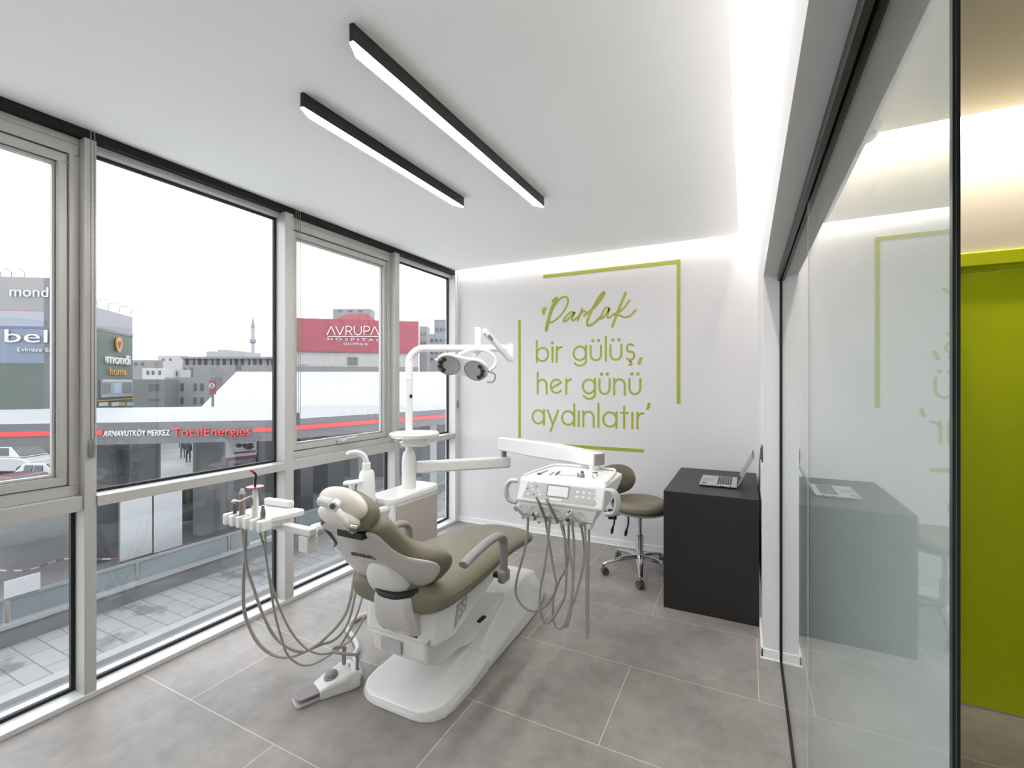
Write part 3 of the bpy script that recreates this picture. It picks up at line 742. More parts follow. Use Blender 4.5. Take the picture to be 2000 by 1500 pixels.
# maker's word on the shell
q = (back_pt(0.08, 0.25, -0.0075) - back_pt(-0.04, 0.25, -0.0075)); ex = q.normalized()
ey = (back_pt(0.0, 0.30, 0) - back_pt(0.0, 0.25, 0)).normalized(); ez = ex.cross(ey).normalized(); ey = ez.cross(ex)
text_obj('logo', 'CINGOL', 0.030, M_dgrey, ch, Matrix.Translation(back_pt(-0.040, 0.262, -0.024)) @ Matrix((ex, ey, ez)).transposed().to_4x4(), depth=0.003, sx=1.15)
# headrest
HC = V(XB+0.005, 1.375, 0.990)
HR = Matrix.Translation(HC) @ Matrix.Rotation(math.radians(10), 4, 'Y') @ Matrix.Rotation(math.radians(-20), 4, 'X')
h = MB().ball((0, 0, 0.016), (0.130, 0.042, 0.062), n=28, m=16, M=HR); h.ball((0.014, -0.010, -0.036), (0.112, 0.042, 0.042), n=28, m=14, M=HR)
h.build('headrest_shell', M_cream, ch)
h = MB(); rr = []
for y, k in ((-0.004, 0.84), (0.02, 0.97), (0.05, 1.0), (0.085, 0.97), (0.105, 0.86), (0.110, 0.55)):
    rr.append([HR @ V(0.012+0.126*k*math.copysign(abs(math.cos(2*PI*j/28))**0.85, math.cos(2*PI*j/28)), y, -0.004+0.078*k*math.copysign(abs(math.sin(2*PI*j/28))**0.8, math.sin(2*PI*j/28))) for j in range(28)])
hc = h.rings(rr).build('headrest_cushion', M_leather, ch, subsurf=1)
seam('piping', [HR @ V(0.012+0.1275*math.cos(2*PI*j/28), 0.055, -0.004+0.079*math.sin(2*PI*j/28)) for j in range(29)], hc)
MB().cyl(at(627, 978, Y=1.318), at(650, 985, Y=1.300), 0.020).build('hinge_barrel', M_lgrey, ch)
kp = at(654, 986, Y=1.296)
MB().cyl(kp + V(-0.012, 0.02, 0.0), kp + V(0.012, -0.022, 0.0), 0.019).build('hinge_knob', M_whitem, ch, bevel=0.003)
MB().cyl(kp + V(0.0122, -0.0223, 0.0), kp + V(0.0128, -0.0235, 0.0), 0.011).build('knob_cap', M_dgrey, ch)
MB().tube([at(650, 990, Y=1.300), at(661, 1004, Y=1.300), at(676, 1022, Y=1.325), at(690, 1034, Y=1.370)], [0.019, 0.021, 0.020, 0.018], n=12, flat=(1.0, 0.7)).build('neck_link', M_whitem, ch)
MB().cyl(at(684, 1031, Y=1.330), at(698, 1033, Y=1.345), 0.016).build('neck_joint', M_steel, ch)
# armrests
def armrest(x, dz=0.0, lug=1):
    a = MB(); a.tube([V(x, 1.715, 0.700+dz), V(x, 1.80, 0.717+dz), V(x, 1.93, 0.734+dz), V(x, 2.03, 0.732+dz), V(x, 2.085, 0.70+dz), V(x, 2.095, 0.64+dz), V(x, 2.095, 0.52)], [0.021, 0.022, 0.023, 0.024, 0.024, 0.021, 0.019], n=14, flat=(1.1, 0.8))
    return a.build('armrest', M_grey, ch, smooth=60)
ar = armrest(-1.105); MB().box((-1.127, 2.058, 0.482), (-1.083, 2.132, 0.545)).build('armrest_foot', M_grey, ar, bevel=0.014, seg=3)
MB().cyl(V(-1.16, 2.095, 0.51), V(-1.12, 2.095, 0.51), 0.016).build('armrest_pivot', M_rubber, ar)
al = armrest(-1.715, -0.02); MB().box((-1.737, 2.058, 0.482), (-1.693, 2.132, 0.545)).build('armrest_foot', M_grey, al, bevel=0.014, seg=3)

# ------------------------------------------------------------------ water unit beside the chair
un = thing('water_unit', 'white water unit cabinet with spittoon standing between chair and windows', 'dental unit', (-2.09, 2.5, 0))
ub = MB(); ub.prism([(-2.205, 2.36), (-2.185, 2.285), (-1.998, 2.262), (-1.990, 2.28), (-1.990, 2.735), (-2.205, 2.785)], 'z', 0.02, 0.735)
ub.build('cabinet', M_white, un, bevel=0.018, seg=3)
t_ = MB(); t_.prism([(-2.215, 2.35), (-2.19, 2.275), (-2.03, 2.252), (-1.985, 2.275), (-1.982, 2.74), (-2.02, 2.79), (-2.215, 2.795)], 'z', 0.715, 0.765)
t_.build('cabinet_top', M_white, un, bevel=0.015, seg=3)
MB().box((-1.990, 2.298, 0.06), (-1.978, 2.728, 0.712)).build('side_panel', mat('beige_side_panel', (178, 170, 160), 0.45), un, bevel=0.004)
PX, PY = -2.11, 2.575
MB().lathe([(0.0, 0.765), (0.050, 0.765), (0.050, 0.93), (0.047, 0.975), (0.040, 1.005), (0.034, 1.015), (0.0, 1.015)], (PX, PY, 0), n=28).build('column_collar', M_white, un)
# spittoon tower at the rear end of the cabinet
tw = MB(); rr = []
for z, rx, ry, oy in ((0.60, 0.075, 0.07, 0), (0.72, 0.07, 0.065, 0.0), (0.80, 0.060, 0.056, 0.004), (0.87, 0.052, 0.05, 0.01), (0.925, 0.046, 0.044, 0.014), (0.938, 0.036, 0.034, 0.014)):
    rr.append([V(-2.165+rx*math.cos(2*PI*k/24), 2.215+oy+ry*math.sin(2*PI*k/24), z) for k in range(24)])
tw.rings(rr).build('tower', M_whitem, un)
MB().lathe([(0.03, 0.70), (0.075, 0.72), (0.115, 0.765), (0.125, 0.795), (0.118, 0.797), (0.105, 0.775), (0.06, 0.735), (0.0, 0.73)], (-2.225, 2.10, 0), n=32).build('spittoon_bowl', M_white, un)
MB().tube([V(-2.165, 2.225, 0.93), V(-2.163, 2.222, 0.985), V(-2.170, 2.205, 1.035), V(-2.192, 2.165, 1.062), V(-2.215, 2.125, 1.060), V(-2.219, 2.118, 1.050)], [0.022, 0.019, 0.017, 0.014, 0.012, 0.011], n=12).build('spout', M_white, un)
MB().lathe([(0.026, 0.935), (0.026, 0.985), (0.022, 0.988)], (-2.165, 2.224, 0), n=18).build('spout_base', M_white, un)
MB().prism([(-2.245, 2.115), (-2.215, 2.075), (-2.165, 2.085), (-2.145, 2.19), (-2.20, 2.205)], 'z', 0.868, 0.885).build('cup_shelf', M_white, un, bevel=0.005)
MB().box((-2.215, 2.12, 0.80), (-2.185, 2.15, 0.868)).build('cup_filler', M_whitem, un, bevel=0.005)

# ------------------------------------------------------------------ operating light on its pole
ol = thing('operating_light', 'white twin lens operating light on tall bent pole above the chair', 'dental lamp', (PX, PY, 1.015))
er = V(math.cos(YAW), math.sin(YAW), 0); ef = V(-math.sin(YAW), math.cos(YAW), 0)
p0 = V(PX, PY, 0)
pl = MB(); pl.tube([p0+V(0,0,1.0155), p0+V(0,0,1.3), p0+V(0,0,1.62)]+[p0+er*(0.11*(1-math.cos(t)))+V(0,0,1.63+0.11*math.sin(t)) for t in (0.3, 0.6, 0.9, 1.2, PI/2)]+[p0+er*0.35+V(0,0,1.74), p0+er*0.70+V(0,0,1.74)], 0.0255, n=16, sub=3)
pl.build('pole', M_white, ol)
MB().lathe([(0.0275, 1.52), (0.029, 1.525), (0.0275, 1.53)], (PX, PY, 0)).build('pole_ring', M_white, ol)
MB().ball(p0+er*0.018-ef*0.018+V(0,0,1.405), (0.011, 0.011, 0.014), n=10, m=8).build('pole_switch', M_rubber, ol)
pe = p0+er*0.70
bk = MB(); bk.box((-0.012, -0.03, -0.09), (0.034, 0.022, 0.035), Matrix.Translation(pe+V(0,0,1.735)) @ Matrix.Rotation(YAW, 4, 'Z')); bk.build('arm_bracket', M_white, ol, bevel=0.006)
s0 = pe + er*0.01 - ef*0.03 + V(0,0,1.66); s1 = V(-1.515, 2.60, 1.835)
MB().tube([s0, s1], 0.022, n=8, smooth=False, flat=(0.7, 1.1)).build('spring_arm', M_white, ol)
MB().tube([s0+(s1-s0)*0.70-ef*0.016, s0+(s1-s0)*0.85-ef*0.016], 0.011, n=8, smooth=False).build('arm_label', M_grey, ol)
hp = V(-1.547, 2.579, 0)
MB().tube([hp+V(0,0,1.855), hp+V(0,0,1.76), hp+V(0,0,1.715), hp-er*0.022-ef*0.01+V(0,0,1.685), hp-er*0.035-ef*0.02+V(0,0,1.668)], [0.023, 0.023, 0.023, 0.021, 0.018], n=14, sub=3).build('head_stem', M_white, ol)
# head: local x = long axis, local z = out of the lenses
nz = V(0.22, -0.80, -0.56).normalized(); exh = (er + V(0, 0, -0.16)).normalized(); exh = (exh - nz*exh.dot(nz)).normalized(); eyh = nz.cross(exh)
HM = Matrix.Translation(V(-1.612, 2.487, 1.595)) @ Matrix((exh, eyh, nz)).transposed().to_4x4()
hd = MB(); rr = []
for x, hy, zf, zb in ((-0.170, 0.02, -0.006, -0.016), (-0.162, 0.045, 0.0, -0.028), (-0.13, 0.074, 0.004, -0.048), (-0.09, 0.084, 0.004, -0.058), (-0.05, 0.074, 0.0, -0.062), (0.0, 0.064, -0.010, -0.064), (0.05, 0.074, 0.0, -0.062), (0.09, 0.084, 0.004, -0.058), (0.13, 0.074, 0.004, -0.048), (0.162, 0.045, 0.0, -0.028), (0.170, 0.02, -0.006, -0.016)):
    sec = []
    for k in range(24):
        a = 2*PI*k/24; zc = math.sin(a)
        sec.append(HM @ V(x, hy*math.copysign(abs(math.cos(a))**0.75, math.cos(a)), (zf-0.010+0.010*abs(zc)**0.3) if zc > 0 else (zb+0.010)*abs(zc)**0.8+(-0.010)*(1-abs(zc)**0.8)))
    rr.append(sec)
hd.rings(rr).build('head_shell', M_white, ol, subsurf=1, smooth=60)
for sg in (-1, 1):
    LM = HM @ Matrix.Translation((sg*0.088, 0, 0.001)) @ Matrix.Rotation(-sg*0.14, 4, 'Y')
    lp_ = MB().lathe([(0.0, -0.003), (0.070, -0.003), (0.0725, 0.003), (0.070, 0.006), (0.066, 0.005), (0.0, 0.005)], n=36, M=LM).build('lens_plate', mat('grey_lens_plate', (172, 170, 170), 0.25), ol)
    MB().lathe([(0.0700, 0.003), (0.0735, 0.004), (0.0735, 0.008), (0.0700, 0.0075)], n=36, M=LM, closed=True).build('lens_rim', mat('grey_lens_rim', (120, 120, 124), 0.3), ol)
    for k in range(4):
        a = PI + (-0.95 + 0.63*k) if sg < 0 else (-0.95 + 0.63*k)
        MB().lathe([(0.0, 0.0052), (0.0145, 0.0052), (0.0155, 0.0068), (0.012, 0.0074), (0.0, 0.0066)], (0.050*math.cos(a), 0.050*math.sin(a), 0), n=16, M=LM).build('lens', mat('smoked_lens', (52, 50, 50), 0.15), lp_)
MB().tube([HM @ V(-0.04, 0.05, -0.06), HM @ V(0.03, 0.09, -0.085), HM @ V(0.12, 0.10, -0.095), HM @ V(0.185, 0.07, -0.09), HM @ V(0.20, 0.03, -0.06), HM @ V(0.172, 0.0, -0.02)], [0.012, 0.012, 0.012, 0.011, 0.011, 0.012], n=10).build('yoke', M_white, ol)
MB().tube([HM @ V(0.165, -0.005, -0.02), HM @ V(0.205, -0.015, -0.03), HM @ V(0.215, -0.05, -0.03), HM @ V(0.20, -0.085, -0.03), HM @ V(0.165, -0.09, -0.025)], 0.0065, n=8).build('handle', M_lgrey, ol)
MB().ball(HM @ V(-0.176, 0.01, -0.015), 0.009, n=10, m=8).build('pivot_cap', M_white, ol)
# round tray clamped on the pole
rt = thing('round_tray', 'white round tray clamped on the pole below the operating light', 'tray', (PX+0.03, PY+0.015, 1.12))
MB().lathe([(0.038, 1.125), (0.155, 1.118), (0.168, 1.126), (0.172, 1.142), (0.166, 1.150), (0.160, 1.146), (0.152, 1.132), (0.038, 1.132)], (PX+0.035, PY+0.018, 0), n=40).build('dish', M_white, rt)
c_ = V(PX, PY, 0)
MB().prism([(-0.045, -0.06), (0.13, -0.05), (0.15, 0.05), (-0.045, 0.06)], 'z', 1.055, 1.1175, M=Matrix.Translation(c_) @ Matrix.Rotation(YAW, 4, 'Z')).build('clamp', M_white, rt, bevel=0.02, seg=3)

# ------------------------------------------------------------------ delivery tray on its two arms
dt = thing('delivery_tray', 'white instrument console on a swing arm, with six hanging grey hoses', 'dental console', (-0.82, 2.3, 0.9))
J = V(-1.62, 3.075, 0)
dr = (J - c_).normalized(); sd = V(-dr.y, dr.x, 0); LA = (J - c_).length
la = MB(); la.box((0.046, -0.032, 0.862), (LA+0.045, 0.032, 0.943), Matrix.Translation(c_) @ Matrix.Rotation(math.atan2(dr.y, dr.x), 4, 'Z'))
la.build('lower_arm', M_whitem, dt, bevel=0.014, seg=3)
MB().cyl(J+V(0,0,0.944), J+V(0,0,0.985), 0.02).build('elbow_joint', M_steel, dt)
E1 = V(-0.745, 2.485, 0); d2 = (E1-J); L2 = d2.length; d2 = d2.normalized()
sa = MB(); RM = Matrix.Translation(J) @ Matrix.Rotation(math.atan2(d2.y, d2.x), 4, 'Z')
sa.prism([(-0.05, 0.99), (-0.05, 1.085), (0.0, 1.092), (L2*0.6, 1.118), (L2+0.035, 1.118), (L2+0.035, 1.046), (L2*0.5, 1.01)], 'y', -0.036, 0.036, M=RM)
sa.build('spring_arm', M_white, dt, bevel=0.008, seg=2)
MB().box((L2+0.0355, -0.034, 1.05), (L2+0.045, 0.034, 1.112), RM).build('arm_end_cap', M_grey, dt, bevel=0.003)
MB().cyl(E1+V(0,0,0.99), E1+V(0,0,1.046), 0.03).build('tray_joint', M_white, dt)
# console body
TXL, TXR = -1.040, -0.572
ZT = 1.02
cb = MB()
def csec(x, inset):
    return [V(x, 2.52-inset, ZT), V(x, 2.52-inset, ZT-0.03), V(x, 2.40-inset*0.5, 0.955), V(x, 2.20, 0.922), V(x, 2.095, 0.902), V(x, 2.078, 0.912), V(x, 2.125, ZT-0.006), V(x, 2.14, ZT)]
cb.rings([csec(TXL+0.012, 0.07), csec(TXL+0.05, 0.02), csec(-0.80, 0.0), csec(TXR-0.06, 0.02), csec(TXR-0.012, 0.07)])
cb.build('console_body', M_white, dt, bevel=0.010, seg=3)
tr = MB()
tr.tube([V(TXL+0.02, 2.15, ZT+0.004), V(TXL+0.03, 2.30, ZT+0.005), V(TXL+0.05, 2.47, ZT+0.006), V(TXL+0.09, 2.505, ZT+0.006), V(-0.80, 2.512, ZT+0.006), V(TXR-0.10, 2.505, ZT+0.006), V(TXR-0.055, 2.47, ZT+0.006), V(TXR-0.03, 2.30, ZT+0.005), V(TXR-0.02, 2.15, ZT+0.004)], 0.007, n=8)
tr.build('tray_rim', M_white, dt)
# control face (slanted)
f0, f1 = V(0, 2.0785, 0.913), V(0, 2.1245, ZT-0.007)
fu = (f1-f0); fl = fu.length; fu = fu.normalized(); fn = V(0, -fu.z, fu.y)
FM = Matrix.Translation((0, f0.y, f0.z)) @ Matrix((V(1,0,0), fu, V(1,0,0).cross(fu))).transposed().to_4x4()   # local x = room x, y = up the face, z = out
M_foil = mat('grey_console_foil', (190, 187, 186), 0.25)
fp = MB(); fp.prism([(TXL+0.045, 0.016), (TXR-0.052, 0.014), (TXR-0.058, fl-0.016), (TXL+0.062, fl-0.012)], 'z', -0.002, 0.0012, M=FM)
foil = fp.build('control_foil', M_foil, dt, smooth=0)
MB().box((-0.865, 0.040, 0.0012), (-0.762, fl-0.022, 0.0022), FM).build('display', mat('pale_display', (236, 232, 234), 0.12), foil, smooth=0)
MB().box((-0.872, 0.034, 0.0012), (-0.755, fl-0.016, 0.0016), FM).build('display_frame', M_grey, foil, smooth=0)
MB().box((-0.850, 0.018, 0.0012), (-0.79, 0.029, 0.0020), FM).build('badge', M_white, foil, smooth=0)
bt = [(-0.975, 0.060), (-0.945, 0.060), (-0.958, 0.078), (-0.930, 0.078), (-0.915, 0.058), (-0.968, 0.036), (-0.938, 0.036), (-0.905, 0.040), (-0.962, 0.094)]
for k, (x, y) in enumerate(bt):
    MB().box((x-0.006, y-0.004, 0.0012), (x+0.006, y+0.004, 0.0022), FM).build('button', M_white if k % 3 else M_grey, foil, smooth=0)
for r_ in range(3):
    for k in range(4):
        x, y = -0.715+0.030*k, 0.028+0.022*r_
        MB().box((x-0.008, y-0.005, 0.0012), (x+0.008, y+0.005, 0.0022), FM).build('button', M_white if r_ else M_lgrey, foil, smooth=0)
# side grips
for sg, xe in ((-1, TXL), (1, TXR)):
    MB().tube([V(xe-sg*0.005, 2.115, 1.0), V(xe+sg*0.028, 2.105, 1.0), V(xe+sg*0.048, 2.10, 0.975), V(xe+sg*0.050, 2.095, 0.94), V(xe+sg*0.036, 2.095, 0.905), V(xe-sg*0.005, 2.10, 0.893)], [0.014, 0.015, 0.016, 0.016, 0.015, 0.013], n=10, flat=(1.3, 0.8)).build('side_grip', M_lgrey, dt)
# holder block with six slots
SLOT = [-0.995, -0.934, -0.874, -0.815, -0.755, -0.696]
hl = MB(); hl.rings([[V(-1.012, 2.088, 0.904), V(-0.615, 2.088, 0.904), V(-0.615, 2.30, 0.918), V(-1.012, 2.30, 0.918)], [V(-1.005, 2.098, 0.838), V(-0.640, 2.098, 0.838), V(-0.65, 2.26, 0.838), V(-0.99, 2.26, 0.838)]])
hl.build('holder_block', M_white, dt, bevel=0.006)
for k in range(7):
    x0 = (SLOT[k-1]+0.008) if k else -1.012; x1 = (SLOT[k]-0.008) if k < 6 else -0.650
    MB().prism([(2.099, 0.8375), (2.101, 0.812), (2.15, 0.803), (2.20, 0.8375)], 'x', x0, x1).build('holder_tooth', M_white, dt, bevel=0.003)
for x in SLOT:
    MB().lathe([(0.026, 0.0), (0.027, 0.006), (0.022, 0.007), (0.014, 0.002), (0.0, 0.002)], n=20, M=Matrix.Translation((x, 2.096, 0.870)) @ Matrix.Rotation(PI/2+0.15, 4, 'X')).build('holder_cup', M_whitem, dt)
def hose(parent, pts, r, Y0, Y1, name='hose', m=None, bow=0.0):
    P = []
    for i, (u, v) in enumerate(pts):
        t = i/(len(pts)-1); P.append(at(u, v, Y=Y0+(Y1-Y0)*t + bow*math.sin(PI*t)))
    return MB().tube(P, r, n=10, sub=5).build(name, m or M_hose, parent, smooth=60)
hose(dt, [(1030, 1008), (1031, 1022), (1027, 1064), (1009, 1134), (1010, 1167), (1030, 1190), (1052, 1191), (1074, 1173), (1086, 1142), (1080, 1106), (1066, 1020)], 0.0062, 2.085, 2.20)
hose(dt, [(1072, 1008), (1073, 1024), (1066, 1092), (1056, 1148), (1055, 1190), (1063, 1214), (1074, 1214), (1094, 1184), (1105, 1150), (1104, 1064), (1098, 1018)], 0.0066, 2.085, 2.21)
hose(dt, [(1094, 1014), (1097, 1030), (1107, 1064), (1118, 1114), (1117, 1176), (1109, 1219), (1105, 1222), (1108, 1207), (1122, 1170), (1136, 1120), (1142, 1078), (1134, 1020)], 0.0062, 2.085, 2.22)
hose(dt, [(1116, 1018), (1118, 1030), (1121, 1064), (1120, 1120), (1114, 1180), (1104, 1219), (1091, 1226), (1081, 1210), (1081, 1170), (1092, 1134), (1108, 1100), (1111, 1018)], 0.0062, 2.085, 2.23)
hose(dt, [(1138, 1020), (1143, 1036), (1145, 1120), (1145, 1190), (1146.5, 1240), (1149, 1242), (1150, 1232), (1149, 1148), (1151, 1020)], 0.0056, 2.085, 2.20)
hose(dt, [(1050, 1006), (1051, 1012), (1052, 1020), (1056, 1018)], 0.006, 2.085, 2.17)
def handpiece(label, k, tip, kind, r=0.007, m=None, h=0.0):
    """a handpiece lying in slot k; tip = offset of its head from the slot"""
    b = V(SLOT[k], 2.082, 0.848); tp = b + V(*tip)
    t = thing('dental_handpiece', label, 'dental tool', tuple(b), 'handpieces in the console')
    d = tp - b
    MB().tube([b - d*0.25, b, b+d*0.5, b+d*0.85, tp], [r*0.8, r, r*1.1, r*0.75, r*0.7], n=12).build('grip', m or M_steel, t)
    if kind == 'head': MB().cyl(tp-V(0, 0.004, 0.006), tp+V(0, -0.006, 0.010), 0.0065).build('head', M_chrome, t)
    if kind == 'cup':
        MB().lathe([(0.013, 0), (0.016, 0.02), (0.0165, 0.030), (0.012, 0.031), (0.010, 0.012), (0.0, 0.010)], n=18, M=Matrix.Translation(tp) @ d.to_track_quat('Z', 'Y').to_matrix().to_4x4()).build('socket', M_lgrey, t)
        MB().lathe([(0.0, 0), (0.006, 0), (0.006, 0.014), (0.0, 0.014)], (0, 0, 0.0105), n=12, M=Matrix.Translation(tp) @ d.to_track_quat('Z', 'Y').to_matrix().to_4x4()).build('connector', M_dgrey, t)
    if kind == 'syringe':
        MB().cyl(tp-V(0.006, 0, 0.004), tp+V(-0.016, -0.01, 0.012), 0.010).build('head', M_chrome, t)
    return t
handpiece('chrome syringe in the console holder, in its leftmost slot', 0, (-0.010, -0.022, 0.024), 'syringe', 0.008, M_lgrey)
handpiece('short grey hose stub in the second console slot from its left end', 1, (0.004, -0.012, 0.014), 'stub', 0.006, M_dgrey)
handpiece('slim steel handpiece leaning up towards the console display, left of its twin', 2, (-0.024, -0.032, 0.092), 'head', 0.0072)
handpiece('slim steel handpiece beside its twin, tip under the console badge', 3, (-0.030, -0.032, 0.088), 'head', 0.0072)
handpiece('dark grey blunt hose end in a round console cup, fifth slot', 4, (0.0, -0.016, 0.012), 'stub', 0.010, M_dgrey)
handpiece('thick handpiece with open round socket in the rightmost console slot', 5, (-0.022, -0.026, 0.030), 'cup', 0.009, M_lgrey)
# small instruments lying on the tray
def on_tray(u, v): return at(u, v, Z=ZT+0.004)
def instrument(name, label, cat, a, b, r=0.0028, head=None):
    A, B = on_tray(*a), on_tray(*b)
    t = thing(name, label, cat, (A.x, A.y, ZT), 'instruments on the console tray')
    MB().tube([A, A.lerp(B, 0.3), A.lerp(B, 0.7), B], [r*0.7, r, r, r*0.6], n=8).build('shaft', M_steel, t)
    if head: head(t, A)
    return t
instrument('mouth_mirror', 'steel mouth mirror lying leftmost on the white console top', 'dental tool', (1053, 925), (1071, 918), head=lambda t, A: MB().lathe([(0.0, -0.0025), (0.013, -0.0025), (0.013, 0.002), (0.0, 0.002)], tuple(A), n=16).build('mirror', M_dgrey, t))
instrument('dental_probe', 'thin steel probe lying right of the mouth mirror on the console top', 'dental tool', (1073, 928), (1083, 921))
tz = thing('tweezers', 'steel tweezers lying beside the thin probe on the console top', 'dental tool', tuple(on_tray(1085, 928)), 'instruments on the console tray')
A, B = on_tray(1084, 928), on_tray(1094, 920)
for sg in (-1, 1):
    MB().tube([A, A.lerp(B, 0.5)+V(0.006*sg, 0.004*sg, 0), B], [0.0015, 0.003, 0.0025], n=6).build('arm', M_steel, tz)
gs = thing('mixing_slab', 'clear greenish mixing slab lying flat on the middle of the console top', 'glass slab', tuple(on_tray(1112, 926)), 'instruments on the console tray')
MB().box((-0.045, -0.03, 0), (0.045, 0.03, 0.006), Matrix.Translation(V(*on_tray(1112, 926).xy, ZT+0.0002)) @ Matrix.Rotation(0.25, 4, 'Z')).build('slab', mat('pale_green_slab', (214, 228, 218), 0.08), gs, bevel=0.001)
bs_ = thing('bur_holder', 'small steel bur block with dark top near the right of the console top', 'dental tool', tuple(on_tray(1136, 929)), 'instruments on the console tray')
b_ = V(*on_tray(1137, 931).xy, ZT)
MB().lathe([(0.0, 0.0002), (0.013, 0.0002), (0.013, 0.018), (0.010, 0.022), (0.0, 0.022)], tuple(b_), n=16).build('body', M_steel, bs_)
MB().lathe([(0.0, 0.0225), (0.009, 0.0225), (0.007, 0.032), (0.0, 0.034)], tuple(b_), n=14).build('cap', M_dgrey, bs_)
for k in range(3): MB().cyl(b_+V(-0.024+0.004*k, -0.004*k, 0.0002), b_+V(-0.024+0.004*k, -0.004*k, 0.022), 0.0016, n=6).build('bur', M_steel, bs_)
cr = thing('chrome_ring', 'chrome open ring standing rightmost on the white console top', 'dental tool', tuple(on_tray(1162, 934)), 'instruments on the console tray')
c0 = V(*on_tray(1162, 933).xy, ZT+0.014)
MB().tube([c0+V(0.013*math.cos(t), -0.002, 0.0125*math.sin(t)) for t in [k*PI/8-0.6 for k in range(14)]], 0.004, n=8).build('ring', M_chrome, cr)
MB().cyl(c0+V(-0.012, 0.0, 0.012), c0+V(0.012, 0.004, 0.016), 0.004).build('bar', M_rubber, cr)

# ------------------------------------------------------------------ assistant tray left of the headrest
asx = thing('assistant_tray', 'white assistant instrument tray on side arm left of the headrest', 'dental tray', (-1.99, 1.40, 0.88))
MB().prism([(-2.10, 1.33), (-1.87, 1.325), (-1.845, 1.495), (-1.86, 1.51), (-2.07, 1.49), (-2.095, 1.47)], 'z', 0.878, 0.905).build('plate', M_white, asx, bevel=0.006, seg=2)
MB().prism([(-2.09, 1.462), (-1.925, 1.475), (-1.92, 1.505), (-2.085, 1.492)], 'z', 0.905, 0.940).build('back_ridge', M_white, asx, bevel=0.008, seg=2)
MB().prism([(1.32, 0.858), (1.32, 0.896), (1.40, 0.896), (1.47, 0.878), (1.42, 0.845)], 'x', -2.02, -1.872).build('tray_bracket', M_white, asx, bevel=0.008, seg=2)
AS = []
for k in range(6):
    x = -2.115 + 0.0475*k; AS.append(x + 0.024)
    MB().box((x-0.015, 1.288, 0.852), (x+0.016, 1.345, 0.902)).build('holder', M_white, asx, bevel=0.007, seg=2)
am = MB(); am.box((-1.99, 1.395, 0.828), (-1.685, 1.435, 0.862)); am.build('arm', M_whitem, asx, bevel=0.006)
MB().box((-1.755, 1.392, 0.755), (-1.695, 1.445, 0.827)).build('arm_block', M_whitem, asx, bevel=0.006)
MB().tube([V(-1.725, 1.44, 0.785), V(-1.905, 1.60, 0.78), V(-2.03, 2.258, 0.70)], 0.022, n=10, smooth=False).build('swing_arm', M_whitem, asx)
def tool(name, label, x, y=1.327, z=0.902):
    return thing(name, label, 'dental tool', (x, y, z), 'handpieces on the assistant tray')
t = tool('suction_handle', 'short dark grey suction tip in the tray, leftmost of the row', AS[0]-0.006)
MB().tube([V(AS[0]-0.006, 1.327, 0.885), V(AS[0]-0.006, 1.327, 0.935), V(AS[0]-0.006, 1.327, 0.945)], [0.008, 0.007, 0.006], n=10, smooth=False).build('body', M_dgrey, t)
t = tool('suction_handle', 'brown-grey suction handpiece with white cap standing in the assistant tray', AS[1])
M_taupe = mat('taupe_plastic', (138, 124, 118), 0.45)
MB().lathe([(0.011, 0.87), (0.013, 0.91), (0.0145, 0.935), (0.011, 0.96), (0.0095, 0.968), (0.012, 0.973), (0.012, 0.992)], (AS[1], 1.327, 0), n=16).build('body', M_taupe, t)
MB().lathe([(0.0115, 0.9925), (0.012, 1.0), (0.008, 1.009), (0.008, 1.016), (0.0, 1.017)], (AS[1], 1.327, 0), n=14).build('cap', M_lgrey, t)
t = tool('curing_light', 'white curing light with black bent tip and red round shield', AS[3]-0.004)
cx = AS[3]-0.004
MB().lathe([(0.012, 0.87), (0.014, 0.90), (0.0145, 0.95), (0.013, 0.985), (0.011, 1.012), (0.007, 1.024), (0.006, 1.034)], (cx, 1.327, 0), n=18).build('body', M_white, t)
MB().lathe([(0.0, 1.0345), (0.036, 1.0345), (0.036, 1.037), (0.0, 1.037)], (cx, 1.327, 0), n=26).build('shield', mat('red_shield', (170, 60, 66), 0.25), t)
MB().tube([V(cx, 1.327, 1.037), V(cx+0.003, 1.327, 1.07), V(cx+0.005, 1.327, 1.09), V(cx-0.003, 1.318, 1.104)], [0.005, 0.005, 0.0048, 0.0045], n=10).build('tip', M_rubber, t)
MB().ball(V(cx-0.006, 1.314, 1.108), 0.0065, n=10, m=8).build('lens', mat('red_tip', (190, 50, 52), 0.3), t)
MB().box((cx-0.003, 1.312, 0.955), (cx+0.003, 1.3145, 0.985)).build('button', M_dgrey, t)
t = tool('air_syringe', 'short dark steel syringe standing rightmost in the assistant tray', AS[4]+0.002)
MB().lathe([(0.008, 0.872), (0.0105, 0.90), (0.0115, 0.925), (0.009, 0.942), (0.007, 0.946), (0.007, 0.957), (0.004, 0.960)], (AS[4]+0.002, 1.327, 0), n=14).build('body', M_steel, t)
MB().box((AS[4]+0.010, 1.315, 0.912), (AS[4]+0.018, 1.325, 0.922)).build('trigger', M_dgrey, t)
sc = tool('saliva_clip', 'white saliva tube clip looped between suction handpiece and curing light', AS[1]-0.01, 1.312, 0.96)
MB().tube([V(AS[1]-0.045, 1.312, 0.958), V(AS[1]-0.02, 1.308, 0.966), V(AS[1]+0.01, 1.308, 0.966), V(AS[2]-0.01, 1.312, 0.978), V(cx-0.014, 1.318, 0.995)], 0.0032, n=8).build('tube', M_white, sc)
MB().tube([V(AS[1]-0.052, 1.312, 0.956), V(AS[1]-0.03, 1.309, 0.963), V(AS[1]-0.015, 1.308, 0.966)], [0.004, 0.008, 0.004], n=8).build('clip', M_white, sc)
hose(asx, [(481, 1022), (480, 1036), (478, 1088), (475, 1157), (480, 1206), (503, 1254), (534, 1279), (569, 1282), (610, 1265), (634, 1247), (666, 1213), (683, 1175), (694, 1112)], 0.0085, 1.32, 1.80)
